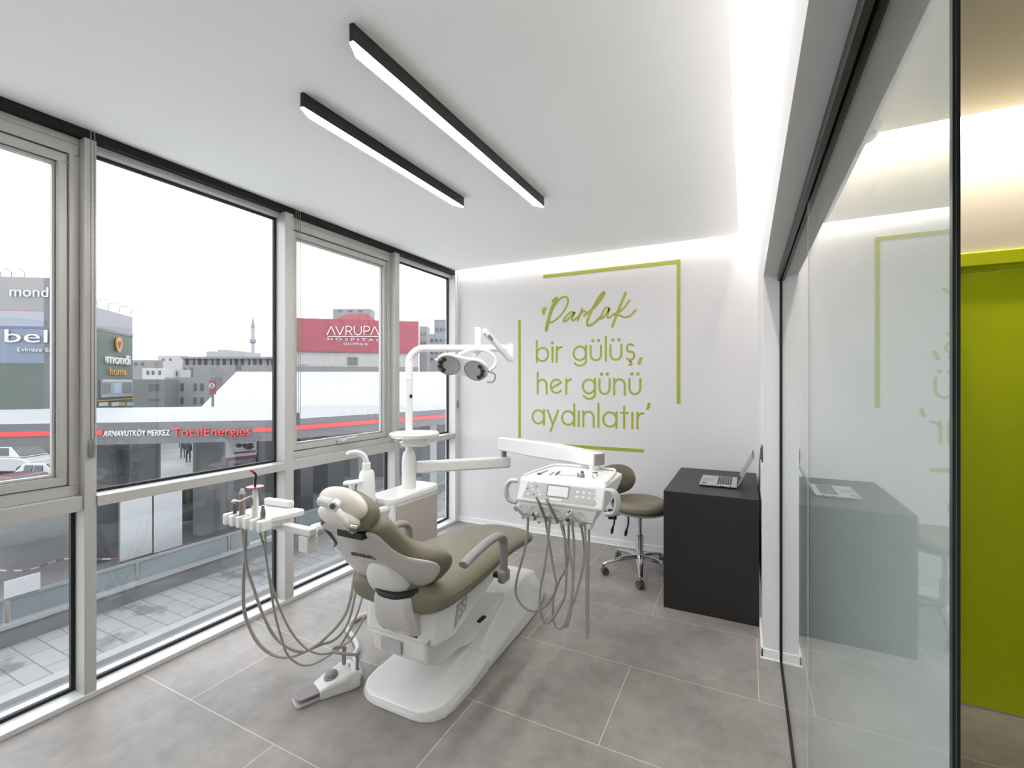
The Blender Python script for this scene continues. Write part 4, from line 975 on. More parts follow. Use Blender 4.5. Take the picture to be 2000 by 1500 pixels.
hose(asx, [(472, 1020), (474, 1034), (482, 1105), (496, 1150), (513, 1199), (537, 1244), (569, 1268), (593, 1272), (624, 1260), (652, 1250), (673, 1228), (687, 1192), (702, 1116)], 0.0072, 1.32, 1.84)
hose(asx, [(505, 1024), (507, 1038), (517, 1074), (527, 1137), (537, 1199), (550, 1247), (562, 1279), (586, 1298), (612, 1297), (640, 1282), (668, 1262), (690, 1244), (712, 1204)], 0.0055, 1.32, 1.80)
hose(asx, [(517, 1022), (518, 1036), (520, 1088), (531, 1143), (548, 1192), (569, 1234), (596, 1265), (624, 1277), (652, 1272), (673, 1248), (697, 1200), (712, 1150)], 0.0055, 1.32, 1.84)

# ------------------------------------------------------------------ foot pedal on the floor
FO = V(-1.905, 1.475, 0); fd = V(0.366, 0.93, 0).normalized()
FMx = Matrix.Translation(FO) @ Matrix((fd, V(-fd.y, fd.x, 0), V(0,0,1))).transposed().to_4x4()     # local x = towards the rear, y = left
fo = thing('foot_pedal', 'white foot control with grey pedal plate and carrying loop on the floor', 'foot pedal', (-1.84, 1.62, 0))
def yy(y): return y - 0.035
MB().prism([(0.0, yy(-0.03)), (0.012, yy(-0.045)), (0.11, yy(-0.045)), (0.11, yy(0.04)), (0.015, yy(0.045)), (0.0, yy(0.03))], 'z', 0.0, 0.014, M=FMx).build('lower_plate', M_lgrey, fo, bevel=0.003)
MB().prism([(0.008, yy(-0.028)), (0.02, yy(-0.042)), (0.115, yy(-0.042)), (0.115, yy(0.038)), (0.022, yy(0.042)), (0.008, yy(0.028))], 'z', 0.026, 0.036, M=FMx).build('pedal_plate', M_grey, fo, bevel=0.004)
bd_ = MB(); bd_.rings([[FMx @ V(x, yy(-w), 0), FMx @ V(x, yy(-w), z0), FMx @ V(x, yy(-w*0.85), z1), FMx @ V(x, yy(w*0.85), z1), FMx @ V(x, yy(w), z0), FMx @ V(x, yy(w), 0)] for x, w, z0, z1 in ((0.105, 0.050, 0.036, 0.046), (0.15, 0.058, 0.048, 0.060), (0.215, 0.070, 0.060, 0.072), (0.24, 0.075, 0.066, 0.078), (0.292, 0.072, 0.066, 0.078))])
bd_.build('body', M_whitem, fo, bevel=0.005, seg=2)
MB().lathe([(0.0, 0.056), (0.036, 0.052), (0.036, 0.066), (0.030, 0.068), (0.029, 0.078), (0.024, 0.086), (0.012, 0.091), (0.0, 0.092)], tuple(FMx @ V(0.175, yy(0.002), 0)), n=24).build('dome_button', M_grey, fo)
MB().tube([FMx @ V(*p) for p in ((0.25, yy(0.035), 0.07), (0.25, yy(0.036), 0.13), (0.252, yy(0.038), 0.160), (0.225, yy(0.056), 0.164), (0.205, yy(0.058), 0.160), (0.198, yy(0.048), 0.158), (0.206, yy(0.028), 0.156), (0.238, yy(-0.01), 0.153), (0.275, yy(-0.05), 0.150), (0.282, yy(-0.052), 0.135), (0.282, yy(-0.050), 0.07))], [0.010]*3+[0.008]*6+[0.009]*2, n=8, sub=4).build('carry_loop', M_grey, fo)
MB().cyl(FMx @ V(0.262, yy(0.0), 0.075), FMx @ V(0.262, yy(0.0), 0.092), 0.006, n=10).build('toggle', M_chrome, fo)
MB().cyl(FMx @ V(0.285, yy(-0.055), 0.072), FMx @ V(0.285, yy(-0.055), 0.080), 0.006, n=10).build('screw', M_dgrey, fo)
MB().tube([FMx @ V(0.285, yy(-0.025), 0.034), FMx @ V(0.31, yy(-0.030), 0.028), at(693, 1283, Z=0.016), at(699, 1266, Z=0.016), at(691, 1246, Z=0.016), at(679, 1230, Z=0.016), at(681, 1219, Z=0.016), at(694, 1209, Z=0.016), at(716, 1200, Z=0.016), at(745, 1196, Z=0.016)], 0.0145, n=12).build('cable', M_lgrey, fo)
# ================================================================== THE STREET OUTSIDE
GZ = -4.2
TONE = 0.62  # street colours darkened against the boosted sky light
def od(u, v, d):
    """point at camera depth d seen at pixel (u, v)"""
    r = (u - 1000.0)/F_PX*d
    return V(math.cos(YAW)*r - math.sin(YAW)*d, math.sin(YAW)*r + math.cos(YAW)*d, CAM_H - (v - 747.0)/F_PX*d)
def on_wall(u, v, A, B):
    """where the sight line through (u, v) meets the vertical plane through A and B"""
    d = od(u, v, 1.0) - V(0, 0, CAM_H); n = V(B.y-A.y, A.x-B.x, 0)
    t = n.dot(V(A.x, A.y, 0))/n.dot(d); return V(0, 0, CAM_H) + d*t
def wall_frame(A, B):
    x = V(B.x-A.x, B.y-A.y, 0).normalized(); z = V(x.y, -x.x, 0)      # z faces the viewer
    if z.dot(V(A.x, A.y, 0)) > 0: z = -z
    return x, V(0, 0, 1), z
def plate(mb, A, B, u0, u1, v0, v1, off=0.05, thick=0.05):
    """board on the wall through A, B covering the given extent"""
    x, y, z = wall_frame(A, B)
    um = (u0+u1)/2; p0, p1 = on_wall(u0, (v0+v1)/2, A, B), on_wall(u1, (v0+v1)/2, A, B)
    zt, zb = on_wall(um, v0, A, B).z, on_wall(um, v1, A, B).z
    M = Matrix.Translation(V(p0.x, p0.y, 0)) @ Matrix((x, V(-x.y, x.x, 0), y)).transposed().to_4x4()
    s = -1 if V(-x.y, x.x, 0).dot(z) < 0 else 1
    L = (V(p1.x, p1.y, 0)-V(p0.x, p0.y, 0)).length
    a, b = sorted((s*(off-0.02), s*(off+thick)))
    mb.box((0, a, zb), (L, b, zt), M); return mb
def sign(name, body, parent, m, A, B, u0, u1, v0, v1, off=0.08, depth=0.03, cap=0.72):
    """raised sign lettering filling u0..u1, capitals from v0 to v1"""
    x, y, z = wall_frame(A, B); um = (u0+u1)/2
    p0, p1 = on_wall(u0, v1, A, B), on_wall(u1, v1, A, B); zt, zb = on_wall(um, v0, A, B).z, on_wall(um, v1, A, B).z
    M = Matrix.Translation(V(p0.x, p0.y, zb) + z*off) @ Matrix((x, y, z)).transposed().to_4x4()
    h = zt - zb; size = h/cap
    o = text_obj(name, body, size, m, parent, M, depth=depth)
    xs_ = [v.co.x for v in o.data.vertices]; w = max(xs_)-min(xs_); want = (V(p1.x, p1.y, 0)-V(p0.x, p0.y, 0)).length
    k = want/w
    for vt in o.data.vertices: vt.co.x = (vt.co.x-min(xs_))*k
    return o
def fbox(mb, u0, u1, v0, v1, d, thick, base=False):
    """block facing the viewer's axis at depth d"""
    a, b = od(u0, v0, d), od(u1, v1, d)
    z0 = GZ if base else b.z
    P = [a, V(b.x, b.y, a.z)]; f = V(-math.sin(YAW), math.cos(YAW), 0)*thick
    mb.prism([(a.x, a.y), (b.x, b.y), (b.x+f.x, b.y+f.y), (a.x+f.x, a.y+f.y)], 'z', z0, a.z); return mb

# ground
m_asph = mat('grey_asphalt', (138, 138, 139), 0.6, noise=0.30, nscale=0.35)
def paving_mat():
    m = bpy.data.materials.new('worn_pavement'); m.use_nodes = True; q = NT(m); b = m.node_tree.nodes['Principled BSDF']
    tc = q.n('ShaderNodeTexCoord'); br = q.n('ShaderNodeTexBrick'); br.offset = 0.5
    mp = q.n('ShaderNodeMapping'); mp.inputs['Rotation'].default_value = (0, 0, 0.0)
    q.l(tc.outputs['Object'], mp.inputs['Vector']); q.l(mp.outputs['Vector'], br.inputs['Vector'])
    br.inputs['Scale'].default_value = 1.0; br.inputs['Brick Width'].default_value = 0.8; br.inputs['Row Height'].default_value = 0.4
    br.inputs['Mortar Size'].default_value = 0.012; br.inputs['Color1'].default_value = (*lin((127, 127, 127)), 1); br.inputs['Color2'].default_value = (*lin((133, 133, 133)), 1); br.inputs['Mortar'].default_value = (*lin((93, 93, 93)), 1)
    n = q.n('ShaderNodeTexNoise'); n.inputs['Scale'].default_value = 0.9; n.inputs['Detail'].default_value = 3; q.l(tc.outputs['Object'], n.inputs['Vector'])
    r = q.n('ShaderNodeValToRGB'); r.color_ramp.elements[0].position = 0.36; r.color_ramp.elements[0].color = (0.55, 0.55, 0.56, 1); r.color_ramp.elements[1].position = 0.44; r.color_ramp.elements[1].color = (1, 1, 1, 1)
    q.l(n.outputs['Fac'], r.inputs['Fac'])
    mx = q.n('ShaderNodeMix', data_type='RGBA', blend_type='MULTIPLY'); mx.inputs['Factor'].default_value = 1
    q.l(br.outputs['Color'], mx.inputs['A']); q.l(r.outputs['Color'], mx.inputs['B']); q.l(mx.outputs['Result'], b.inputs['Base Color'])
    b.inputs['Roughness'].default_value = 0.7
    return m
struct('street_ground', MB().box((-330, -160, GZ-0.5), (-3.0, 330, GZ)), m_asph)
struct('pavement', MB().box((-14.05, -40, GZ), (-11.9, 60, GZ+0.06)), paving_mat())
m_kerb = mat('pale_concrete_kerb', (176, 176, 176), 0.7, noise=0.1, nscale=1.5)
struct('kerb', MB().box((-11.9, -40, GZ), (-11.62, 60, GZ+0.09)), m_kerb)
struct('kerb_gutter', MB().box((-11.2, -40, GZ), (-10.95, 60, GZ+0.05)), m_kerb)
struct('bounce_paving', MB().box((-10.95, -60, GZ), (-3.0, 70, GZ+0.03)), mat('pale_bounce_concrete', (284, 284, 282), 0.7, noise=0.04, nscale=0.8))  # mostly unseen ground, added very pale to bounce daylight up to the ceiling
struct('facade_below', MB().box((-3.02, -8, GZ), (-2.93, 12, -0.12)), mat('facade_grey_panel', (130, 130, 130), 0.6))

# low street wall with glass fence
fw = thing('street_fence', 'low dark street wall with pale cap and glass fence panels, seen through the lower windows', 'fence', (-14.3, 6, GZ))
MB().box((-14.35, -30, GZ), (-14.05, 45, GZ+0.46)).build('wall', mat('dark_stained_concrete', (112, 113, 116), 0.7, noise=0.25, nscale=1.2), fw)
MB().box((-14.42, -30, GZ+0.4605), (-13.98, 45, GZ+0.53)).build('cap', mat('pale_stone_cap', (160, 161, 163), 0.6), fw)
for k in range(14):
    y0 = -8 + 2.4*k
    MB().box((-14.215, y0+0.06, GZ+0.55), (-14.195, y0+2.34, GZ+1.0)).build('glass_panel', mat('blue_grey_fence_glass', (128, 138, 142), 0.15), fw, smooth=0)
    MB().box((-14.23, y0-0.03, GZ+0.53), (-14.18, y0+0.03, GZ+1.08)).build('post', M_steel, fw, smooth=0)
MB().box((-14.25, -8, GZ+1.0), (-14.16, 25.6, GZ+1.06)).build('top_rail', mat('pale_rail', (140, 141, 143), 0.4), fw)
M_wboard = mat('white_sign_board', (196, 197, 200), 0.4)
def board(name, label, X, u0, u1, v0, v1, m, posts=True):
    a, b = at(u0, v1, X=X), at(u1, v1, X=X); c = at(u0, v0, X=X); b2 = at(u1, v0, X=X)
    y0, y1 = a.y, b.y; z1 = (c.z+b2.z)/2; z0 = (a.z+b.z)/2
    t = thing(name, label, 'sign board', (X, (y0+y1)/2, GZ))
    MB().box((X-0.04, y0, z0), (X, y1, z1)).build('panel', m, t, smooth=0)
    for y in ((y0+0.02, y1-0.02) if posts else ()): MB().box((X-0.10, y-0.03, GZ), (X-0.041, y+0.03, z1)).build('post', M_dgrey, t, smooth=0)
    return t
board('sign_board', 'tall white blank sign board behind the street fence, below the window transom', -15.2, 236, 297, 955, 1088, M_wboard)
board('sign_board', 'white blank sign board beside the taller one behind the street fence', -15.2, 301, 356, 945, 1072, M_wboard)
board('fence_sign', 'small white sign plate on the fence seen through the leftmost lower window', -14.10, 9, 79, 1127, 1160, M_wboard, False)
board('fence_sign', 'white framed notice on the street fence behind the assistant tray', -14.10, 488, 531, 1052, 1108, mat('pale_grey_notice', (190, 192, 195), 0.4), False)
ln = thing('barrier_chain', 'red and white barrier chain lying across the forecourt', 'barrier chain', tuple(at(100, 1110, Z=GZ)))
CH = [at(u, v, Z=GZ+0.55) for u, v in ((-40, 1106), (0, 1114), (60, 1112), (125, 1092), (200, 1092), (260, 1090))]
cc = catmull(CH, 8)
for k in range(0, len(cc)-1, 2):
    MB().tube([cc[k], cc[k+1], cc[min(k+2, len(cc)-1)]], 0.022, n=6, smooth=False).build('link', mat('chain_red', (150, 88, 88), 0.5) if k % 4 else M_wboard, ln)

# petrol station canopy
CA = [V(-22.0, 1.9, 0), V(-16.31, 6.33, 0), V(-12.62, 9.26, 0), V(-11.31, 16.02, 0), V(-11.0, 18.6, 0)]
cn = thing('station_canopy', 'petrol station canopy with dark fascia, red stripe and station lettering', 'petrol station', (-16, 10, GZ))
m_fas = mat('dark_grey_fascia', (104, 104, 107), 0.45)
poly = [(p.x, p.y) for p in CA] + [(-13.5, 20.5), (-20.0, 16.0), (-27.0, 10.0), (-30.0, 5.0)]
MB().prism(poly, 'z', -0.22, 0.335).build('roof_slab', mat('white_canopy_roof', (150, 150, 153), 0.5, noise=0.08, nscale=0.5), cn, smooth=0)
def strip(name, A, B, z0, z1, m, off=0.04, t0=0.0, t1=1.0, th=0.05):
    x, y, z = wall_frame(A, B); L = (B-A).length; s = V(-x.y, x.x, 0).dot(z)
    a, b = sorted((s*(off-th), s*off))
    return MB().box((L*t0, a, z0), (L*t1, b, z1), Matrix.Translation(V(A.x, A.y, 0)) @ Matrix((x, V(-x.y, x.x, 0), y)).transposed().to_4x4()).build(name, m, cn, smooth=0)
m_red = mat('station_red', (236, 62, 64), 0.4)
for i in range(len(CA)-1): strip('fascia', CA[i], CA[i+1], -0.25, 0.37, m_fas, 0.05)
for i in range(len(CA)-1):
    t0, t1 = (0.0, 1.0)
    if i != 1: strip('red_stripe', CA[i], CA[i+1], 0.03, 0.16, m_red, 0.09)
A_, B_ = CA[1], CA[2]; LT = (B_-A_).length
def tpar(u): q = on_wall(u, 845, A_, B_); return (V(q.x, q.y, 0)-A_).length/LT
strip('red_stripe', A_, B_, 0.03, 0.16, m_red, 0.09, 0.0, tpar(204)); strip('red_stripe', A_, B_, 0.03, 0.16, m_red, 0.09, tpar(497), 1.0)
sign('lettering', 'ARNAVUTKÖY MERKEZ', cn, mat('white_letters', (235, 236, 238), 0.4), A_, B_, 207, 335, 839.5, 850.5, 0.09)
sign('lettering', 'TotalEnergies', cn, m_red, A_, B_, 340, 492, 833, 850, 0.09)
m_col = mat('station_column_grey', (96, 97, 100), 0.5); m_colw = mat('pale_station_column', (150, 152, 152), 0.5)
for u, d, w, m in ((205, 15.0, 0.7, m_col), (270, 15.6, 0.9, m_col), (398, 17.5, 0.5, m_colw), (420, 18.2, 0.9, m_colw), (590, 19.5, 0.6, m_col), (700, 21, 0.5, m_colw), (838, 21.5, 0.5, m_colw)):
    p = od(u, 900, d); MB().box((p.x-w/2, p.y-w/2, GZ), (p.x+w/2, p.y+w/2, -0.23)).build('column', m, cn, smooth=0)
# shop behind the forecourt
sh = thing('station_shop', 'grey petrol station shop under the canopy with pale windows', 'shop', tuple(V(*od(430, 900, 27).xy, GZ)))
S0, S1 = od(388, 900, 24.3), od(640, 900, 23.8)
x_, y_, z_ = wall_frame(S0, S1)
MB().prism([(S0.x, S0.y), (S1.x, S1.y), (S1.x-z_.x*2, S1.y-z_.y*2), (S0.x-z_.x*2, S0.y-z_.y*2)], 'z', GZ, -0.3).build('wall', mat('shop_grey_wall', (98, 99, 102), 0.5), sh, smooth=0)
for u0, u1 in ((394, 432), (448, 500), (575, 600), (608, 632)):
    plate(MB(), S0, S1, u0, u1, 868, 905, 0.03, 0.04).build('window', mat('pale_shop_window', (150, 155, 158), 0.2), sh, smooth=0)
pb = thing('poster_board', 'white poster board with dark tree motif and maroon band at the station', 'poster', tuple(V(*od(470, 895, 16).xy, GZ)))
P0, P1 = od(440, 880, 16.5), od(500, 880, 17.2)
plate(MB(), P0, P1, 440, 500, 859, 896, 0.02, 0.05).build('panel', M_wboard, pb, smooth=0)
plate(MB(), P0, P1, 440, 500, 891, 897, 0.075, 0.01).build('band', mat('maroon_band', (120, 44, 66), 0.4), pb, smooth=0)
plate(MB(), P0, P1, 456, 498, 881, 884.5, 0.075, 0.01).build('band', mat('maroon_band', (120, 44, 66), 0.4), pb, smooth=0)
tm = MB(); px_, py_, pz_ = wall_frame(P0, P1); random.seed(5)
for k in range(9):
    q = on_wall(478+random.uniform(-13, 13), 871+random.uniform(-4, 5), P0, P1) + pz_*0.085
    tm.ball(q, (0.09, 0.09, 0.05), n=8, m=6)
tm.build('tree_motif', M_dgrey, pb)
for u in (445, 496):
    q = on_wall(u, 900, P0, P1); MB().box((q.x-0.04, q.y-0.04, GZ), (q.x+0.04, q.y+0.04, q.z)).build('post', M_dgrey, pb, smooth=0)

# big white roofed hall behind the canopy
hall = thing('roofed_hall', 'large hall with pale hipped metal roof behind the petrol station canopy', 'building', tuple(V(*od(650, 780, 34).xy, GZ)))
f_ = V(-math.sin(YAW), math.cos(YAW), 0)
FL, FR = od(392, 796, 27), od(905, 796, 27); BL, BR = FL+f_*15, FR+f_*15; RL, RR = od(462, 726, 36), od(905, 726, 36)
for p in (FL, FR, BL, BR): p.z = 0.05
def seam_mat():
    m = bpy.data.materials.new('pale_standing_seam'); m.use_nodes = True; q = NT(m); b = m.node_tree.nodes['Principled BSDF']
    tc = q.n('ShaderNodeTexCoord'); mp = q.n('ShaderNodeMapping'); mp.inputs['Rotation'].default_value = (0, 0, -YAW); q.l(tc.outputs['Object'], mp.inputs['Vector'])
    br = q.n('ShaderNodeTexBrick'); br.offset = 0.0; q.l(mp.outputs['Vector'], br.inputs['Vector'])
    br.inputs['Scale'].default_value = 1.0; br.inputs['Brick Width'].default_value = 1.6; br.inputs['Row Height'].default_value = 5.0; br.inputs['Mortar Size'].default_value = 0.03
    br.inputs['Color1'].default_value = (*lin((145, 145, 148)), 1); br.inputs['Color2'].default_value = (*lin((139, 139, 143)), 1); br.inputs['Mortar'].default_value = (*lin((128, 128, 133)), 1)
    q.l(br.outputs['Color'], b.inputs['Base Color']); b.inputs['Roughness'].default_value = 0.5
    return m
bm_ = MB(); vs = [bm_.bm.verts.new(p) for p in (FL, FR, BR, BL, RL, RR)]
for f in ((0, 1, 5, 4), (1, 2, 5), (2, 3, 4, 5), (3, 0, 4), (3, 2, 1, 0)): bm_.bm.faces.new([vs[i] for i in f])
bm_.build('roof', seam_mat(), hall, smooth=0)
MB().prism([(p.x, p.y) for p in (FL+f_*1+er*1, FR+f_*1-er*1, BR-f_*1-er*1, BL-f_*1+er*1)], 'z', GZ, 0.0).build('wall', mat('hall_grey_wall', (120, 121, 124), 0.6), hall, smooth=0)

# hospital block with maroon facade
HA, HB = od(540, 700, 44), od(818, 700, 47)
hx_, hy_, hz_ = wall_frame(HA, HB)
hb_ = thing('hospital_building', 'maroon fronted hospital block with white lettering above the pale roof', 'building', tuple(V(*od(690, 700, 46).xy, GZ)))
def hpoly(k0, k1): return [(HA.x-hz_.x*k0, HA.y-hz_.y*k0), (HB.x-hz_.x*k0, HB.y-hz_.y*k0), (HB.x-hz_.x*k1, HB.y-hz_.y*k1), (HA.x-hz_.x*k1, HA.y-hz_.y*k1)]
zt_ = on_wall(690, 624, HA, HB).z; zm_ = on_wall(690, 688, HA, HB).z
m_mar = mat('maroon_cladding', (164, 60, 78), 0.5)
MB().prism(hpoly(0, 12), 'z', zm_, zt_).build('maroon_storey', m_mar, hb_, smooth=0)
MB().prism(hpoly(0.25, 12), 'z', GZ, zm_-0.002).build('lower_wall', mat('pale_grey_render', (186, 182, 180), 0.6), hb_, smooth=0)
plate(MB(), HA, HB, 541, 817, 716, 728, -0.1, 0.06).build('dark_band', mat('grey_band', (130, 130, 133), 0.6), hb_, smooth=0)
for k in range(5): plate(MB(), HA, HB, 678, 698, 697.5+3.2*k, 699.4+3.2*k, -0.18, 0.05).build('vent_louvre', M_dgrey, hb_, smooth=0)
plate(MB(), HA, HB, 583, 600, 709, 711.5, -0.18, 0.05).build('window', M_wboard, hb_, smooth=0)
g_ = MB(); pts_ = [on_wall(u, v, HA, HB) for u, v in ((638, 626), (672, 607), (714, 607), (738, 626))]
vv = [[g_.bm.verts.new(p - hz_*k) for p in pts_] for k in (2.0, 9.0)]
g_.bm.faces.new(vv[0]); g_.bm.faces.new(vv[1][::-1])
for i in range(4): g_.bm.faces.new((vv[0][i], vv[1][i], vv[1][(i+1) % 4], vv[0][(i+1) % 4]))
g_.build('gable', mat('faded_maroon_gable', (176, 96, 108), 0.6), hb_, smooth=0)
m_wl = mat('white_sign_letters', (238, 232, 235), 0.4)
lt = MB()
def PH(u, v): return on_wall(u, v, HA, HB)
def hstroke(pts, w=0.085):
    P = [PH(u, v)+hz_*0.06 for u, v in pts]
    for a, b in zip(P, P[1:]):
        d = (b-a).normalized(); n = d.cross(hz_).normalized()*w/2
        q = [a+n, b+n, b-n, a-n]; f0_ = [lt.bm.verts.new(p) for p in q]; f1_ = [lt.bm.verts.new(p+hz_*0.05) for p in q]
        lt.bm.faces.new(f1_); lt.bm.faces.new(f0_[::-1])
        for i in range(4): lt.bm.faces.new((f0_[i], f0_[(i+1) % 4], f1_[(i+1) % 4], f1_[i]))
T_, B2 = 637.5, 654.5
hstroke([(639, B2), (647, T_), (655, B2)]); hstroke([(656, T_), (664, B2), (672, T_)])
hstroke([(676, B2), (676, T_), (683, T_), (687, 640.5), (687, 644), (683, 647), (677, 647)]); hstroke([(681, 647), (688, B2)])
hstroke([(692, T_), (692, 649), (695, 653), (699, B2), (703, 653), (706, 649), (706, T_)])
hstroke([(711, B2), (711, T_), (718, T_), (722, 640.5), (722, 644), (718, 647), (712, 647)]); hstroke([(724, B2), (732, T_), (740, B2)])
hstroke([(640, 657.5), (742, 657.5)], 0.06)
lt.build('lettering', m_wl, hb_, smooth=0)
sign('lettering', 'H O S P I T A L', hb_, m_wl, HA, HB, 640, 742, 660.5, 665.5, 0.06)
sign('lettering', '0212 597 06 30', hb_, m_wl, HA, HB, 671, 719, 669.5, 674, 0.06)

# furniture store, two blocks on the left
FA, FB = od(-130, 700, 33), od(132, 700, 34.2)
fs = thing('furniture_store', 'tall grey-green store block with white signs at the far left window', 'building', tuple(V(*od(40, 700, 38).xy, GZ)))
ax_, ay_, az_ = wall_frame(FA, FB)
def fpoly(k): return [(FA.x, FA.y), (FB.x, FB.y), (FB.x-az_.x*k, FB.y-az_.y*k), (FA.x-az_.x*k, FA.y-az_.y*k)]
zz = lambda v: on_wall(45, v, FA, FB).z
for nm, v0, v1, c in (('upper_wall', 541, 606, (150, 148, 147)), ('red_line', 606.01, 607.6, (178, 116, 104)), ('lavender_band', 607.61, 637, (168, 170, 184)), ('blue_line', 637.01, 643, (104, 114, 146)), ('blue_sign_band', 643.01, 709, (128, 140, 162))):
    MB().prism(fpoly(1.2), 'z', zz(v1), zz(v0)).build(nm, mat('store_'+nm, c, 0.5), fs, smooth=0)
MB().prism(fpoly(1.2), 'z', GZ, zz(709.01)).build('lower_wall', mat('store_dark_green', (92, 104, 98), 0.6), fs, smooth=0)
plate(MB(), FA, FB, 86, 98, 543, 828, 0.0, 0.02).build('corner_strip', mat('store_corner_grey', (108, 108, 116), 0.5), fs, smooth=0)
sign('lettering', 'mondi', fs, m_wl, FA, FB, 22, 104, 566, 580, 0.1, cap=0.5)
sign('lettering', 'bell', fs, m_wl, FA, FB, 12, 112, 643, 669, 0.1)
sign('lettering', 'Evimize Sa', fs, m_wl, FA, FB, 37, 104, 679, 687, 0.1)
GA, GB = od(150, 700, 33.6), od(259, 700, 41.5)
gs2 = thing('furniture_store', 'dark green store wing with orange emblem and white sign above the canopy', 'building', tuple(V(*od(200, 700, 40).xy, GZ)))
bx_, by_, bz_ = wall_frame(GA, GB)
def gpoly(k, o=0.0): return [(GA.x+bz_.x*o, GA.y+bz_.y*o), (GB.x+bz_.x*o, GB.y+bz_.y*o), (GB.x-bz_.x*k, GB.y-bz_.y*k), (GA.x-bz_.x*k, GA.y-bz_.y*k)]
z2 = lambda v: on_wall(222, v, GA, GB).z
MB().prism(gpoly(0.8), 'z', z2(646), z2(609)).build('upper_wall', mat('wing_grey', (158, 157, 162), 0.5), gs2, smooth=0)
MB().prism(gpoly(0.8, 0.05), 'z', z2(651), z2(646.01)).build('band', mat('wing_slate_band', (112, 114, 128), 0.5), gs2, smooth=0)
MB().prism(gpoly(0.8), 'z', GZ, z2(651.01)).build('lower_wall', mat('wing_dark_green', (88, 104, 95), 0.6), gs2, smooth=0)
m_or = mat('amber_sign', (206, 140, 44), 0.4)
em = MB(); q0 = on_wall(228, 671, GA, GB) + bz_*0.1
em.prism([(0.5*math.cos(t)*(1.0 if t < PI else 0.92), 0.55*math.sin(t) if t < PI else 0.72*math.sin(t)) for t in [2*PI*k/24 for k in range(24)]], 'z', 0, 0.1, M=Matrix.Translation(q0) @ Matrix((bx_, V(0,0,1), bz_)).transposed().to_4x4())
em.build('emblem', m_or, gs2, smooth=0)
MB().prism([(-0.24, 0.18), (-0.12, 0.18), (0.0, -0.12), (0.12, 0.18), (0.24, 0.18), (0.06, -0.40), (-0.06, -0.40)], 'z', 0.1, 0.13, M=Matrix.Translation(q0) @ Matrix((bx_, V(0,0,1), bz_)).transposed().to_4x4()).build('emblem_mark', mat('brown_emblem_mark', (120, 74, 30), 0.5), gs2, smooth=0)
sign('lettering', 'mondi', gs2, m_wl, GA, GB, 204, 250, 696, 711, 0.12, 0.08, cap=0.54)
sign('lettering', 'home', gs2, m_or, GA, GB, 211, 243, 721, 732, 0.12, cap=0.54)
plate(MB(), GA, GB, 195, 256, 741, 775, 0.05, 0.08).build('billboard', mat('billboard_grey', (160, 164, 166), 0.4), gs2, smooth=0)
plate(MB(), GA, GB, 197, 254, 742, 745.5, 0.135, 0.02).build('billboard_title', M_wboard, gs2, smooth=0)
plate(MB(), GA, GB, 196, 212, 748, 768, 0.135, 0.02).build('billboard_photo', mat('billboard_photo', (118, 120, 120), 0.5), gs2, smooth=0)
plate(MB(), GA, GB, 219, 232, 748, 768, 0.135, 0.02).build('billboard_photo', mat('billboard_blue', (176, 188, 206), 0.5), gs2, smooth=0)
plate(MB(), GA, GB, 236, 254, 748, 768, 0.135, 0.02).build('billboard_photo', mat('billboard_photo', (118, 120, 120), 0.5), gs2, smooth=0)
for u0, u1, m in ((191, 207, M_wboard), (216, 230, M_wboard), (231, 242, m_or), (246, 258, mat('pale_teal', (160, 178, 186), 0.4))):
    plate(MB(), GA, GB, u0, u1, 786, 793, 0.05, 0.06).build('small_sign', m, gs2, smooth=0)
plate(MB(), GA, GB, 188, 262, 780, 781.4, 0.05, 0.06).build('orange_line', m_or, gs2, smooth=0)
for u in (190, 212, 234, 256):
    a = on_wall(u, 612, GA, GB); a.z = z2(609)
    MB().tube([a, a+V(0,0,0.5), a+V(0,0,0.62)+bz_*0.3, a+V(0,0,0.6)+bz_*0.6], 0.03, n=5).build('sign_lamp', M_dgrey, gs2)
for u in (0, 22, 47):
    a = on_wall(u, 541, FA, FB); a.z = zz(541)
    MB().tube([a, a+V(0,0,0.35), a+V(0,0,0.48)+az_*0.3, a+V(0,0,0.46)+az_*0.6], 0.03, n=5).build('sign_lamp', M_dgrey, fs)

# grey town behind
m_dkw = mat('dark_window', (84, 86, 90), 0.3)
def block(label, u0, u1, v0, d, c, wins=(), thick=2, extra=None):
    t = thing('town_building', label, 'building', tuple(V(*od((u0+u1)/2, 700, d+thick/2).xy, GZ)), 'town buildings behind the canopy')
    fbox(MB(), u0, u1, v0, v0+10, d, thick, base=True).build('wall', mat('town_%d_%d' % (u0, v0), c, 0.7), t, smooth=0)
    for (a, b, p, q) in wins: fbox(MB(), a, b, p, q, d-0.04, 0.1).build('window', m_dkw, t, smooth=0)
    if extra: extra(t)
    return t
def winrow(us, w, v0, v1): return [(u, u+w, v0, v1) for u in us]
block('plain grey apartment house with two rows of dark windows left of the pale roof', 322, 411, 737, 48, (150, 148, 150), winrow((352, 377.5, 390.5), 6.5, 749, 763.5) + winrow((352, 377.5, 390.5), 6.5, 776, 789.5))
block('darker grey house with open balcony beside the green store wing', 258, 321, 741, 46, (128, 128, 130), winrow((290, 301), 9, 750, 763) + winrow((288,), 22, 779, 783))
block('small white house with dark windows among the roofs behind the grey houses', 278, 322, 719, 60, (206, 206, 208), winrow((286, 296, 309), 5, 724, 732))
block('pale small house with slotted windows right of the white house', 324, 352, 722, 62, (184, 182, 182), winrow((329, 334, 339, 344), 2, 726, 735))
block('low grey roof block at the edge of the green store wing', 256, 300, 703, 75, (148, 146, 146), winrow((262, 275), 6, 708, 714))
block('pale flat building rising behind the small houses', 308, 356, 694, 95, (194, 190, 192), winrow((316, 330), 5, 700, 705))
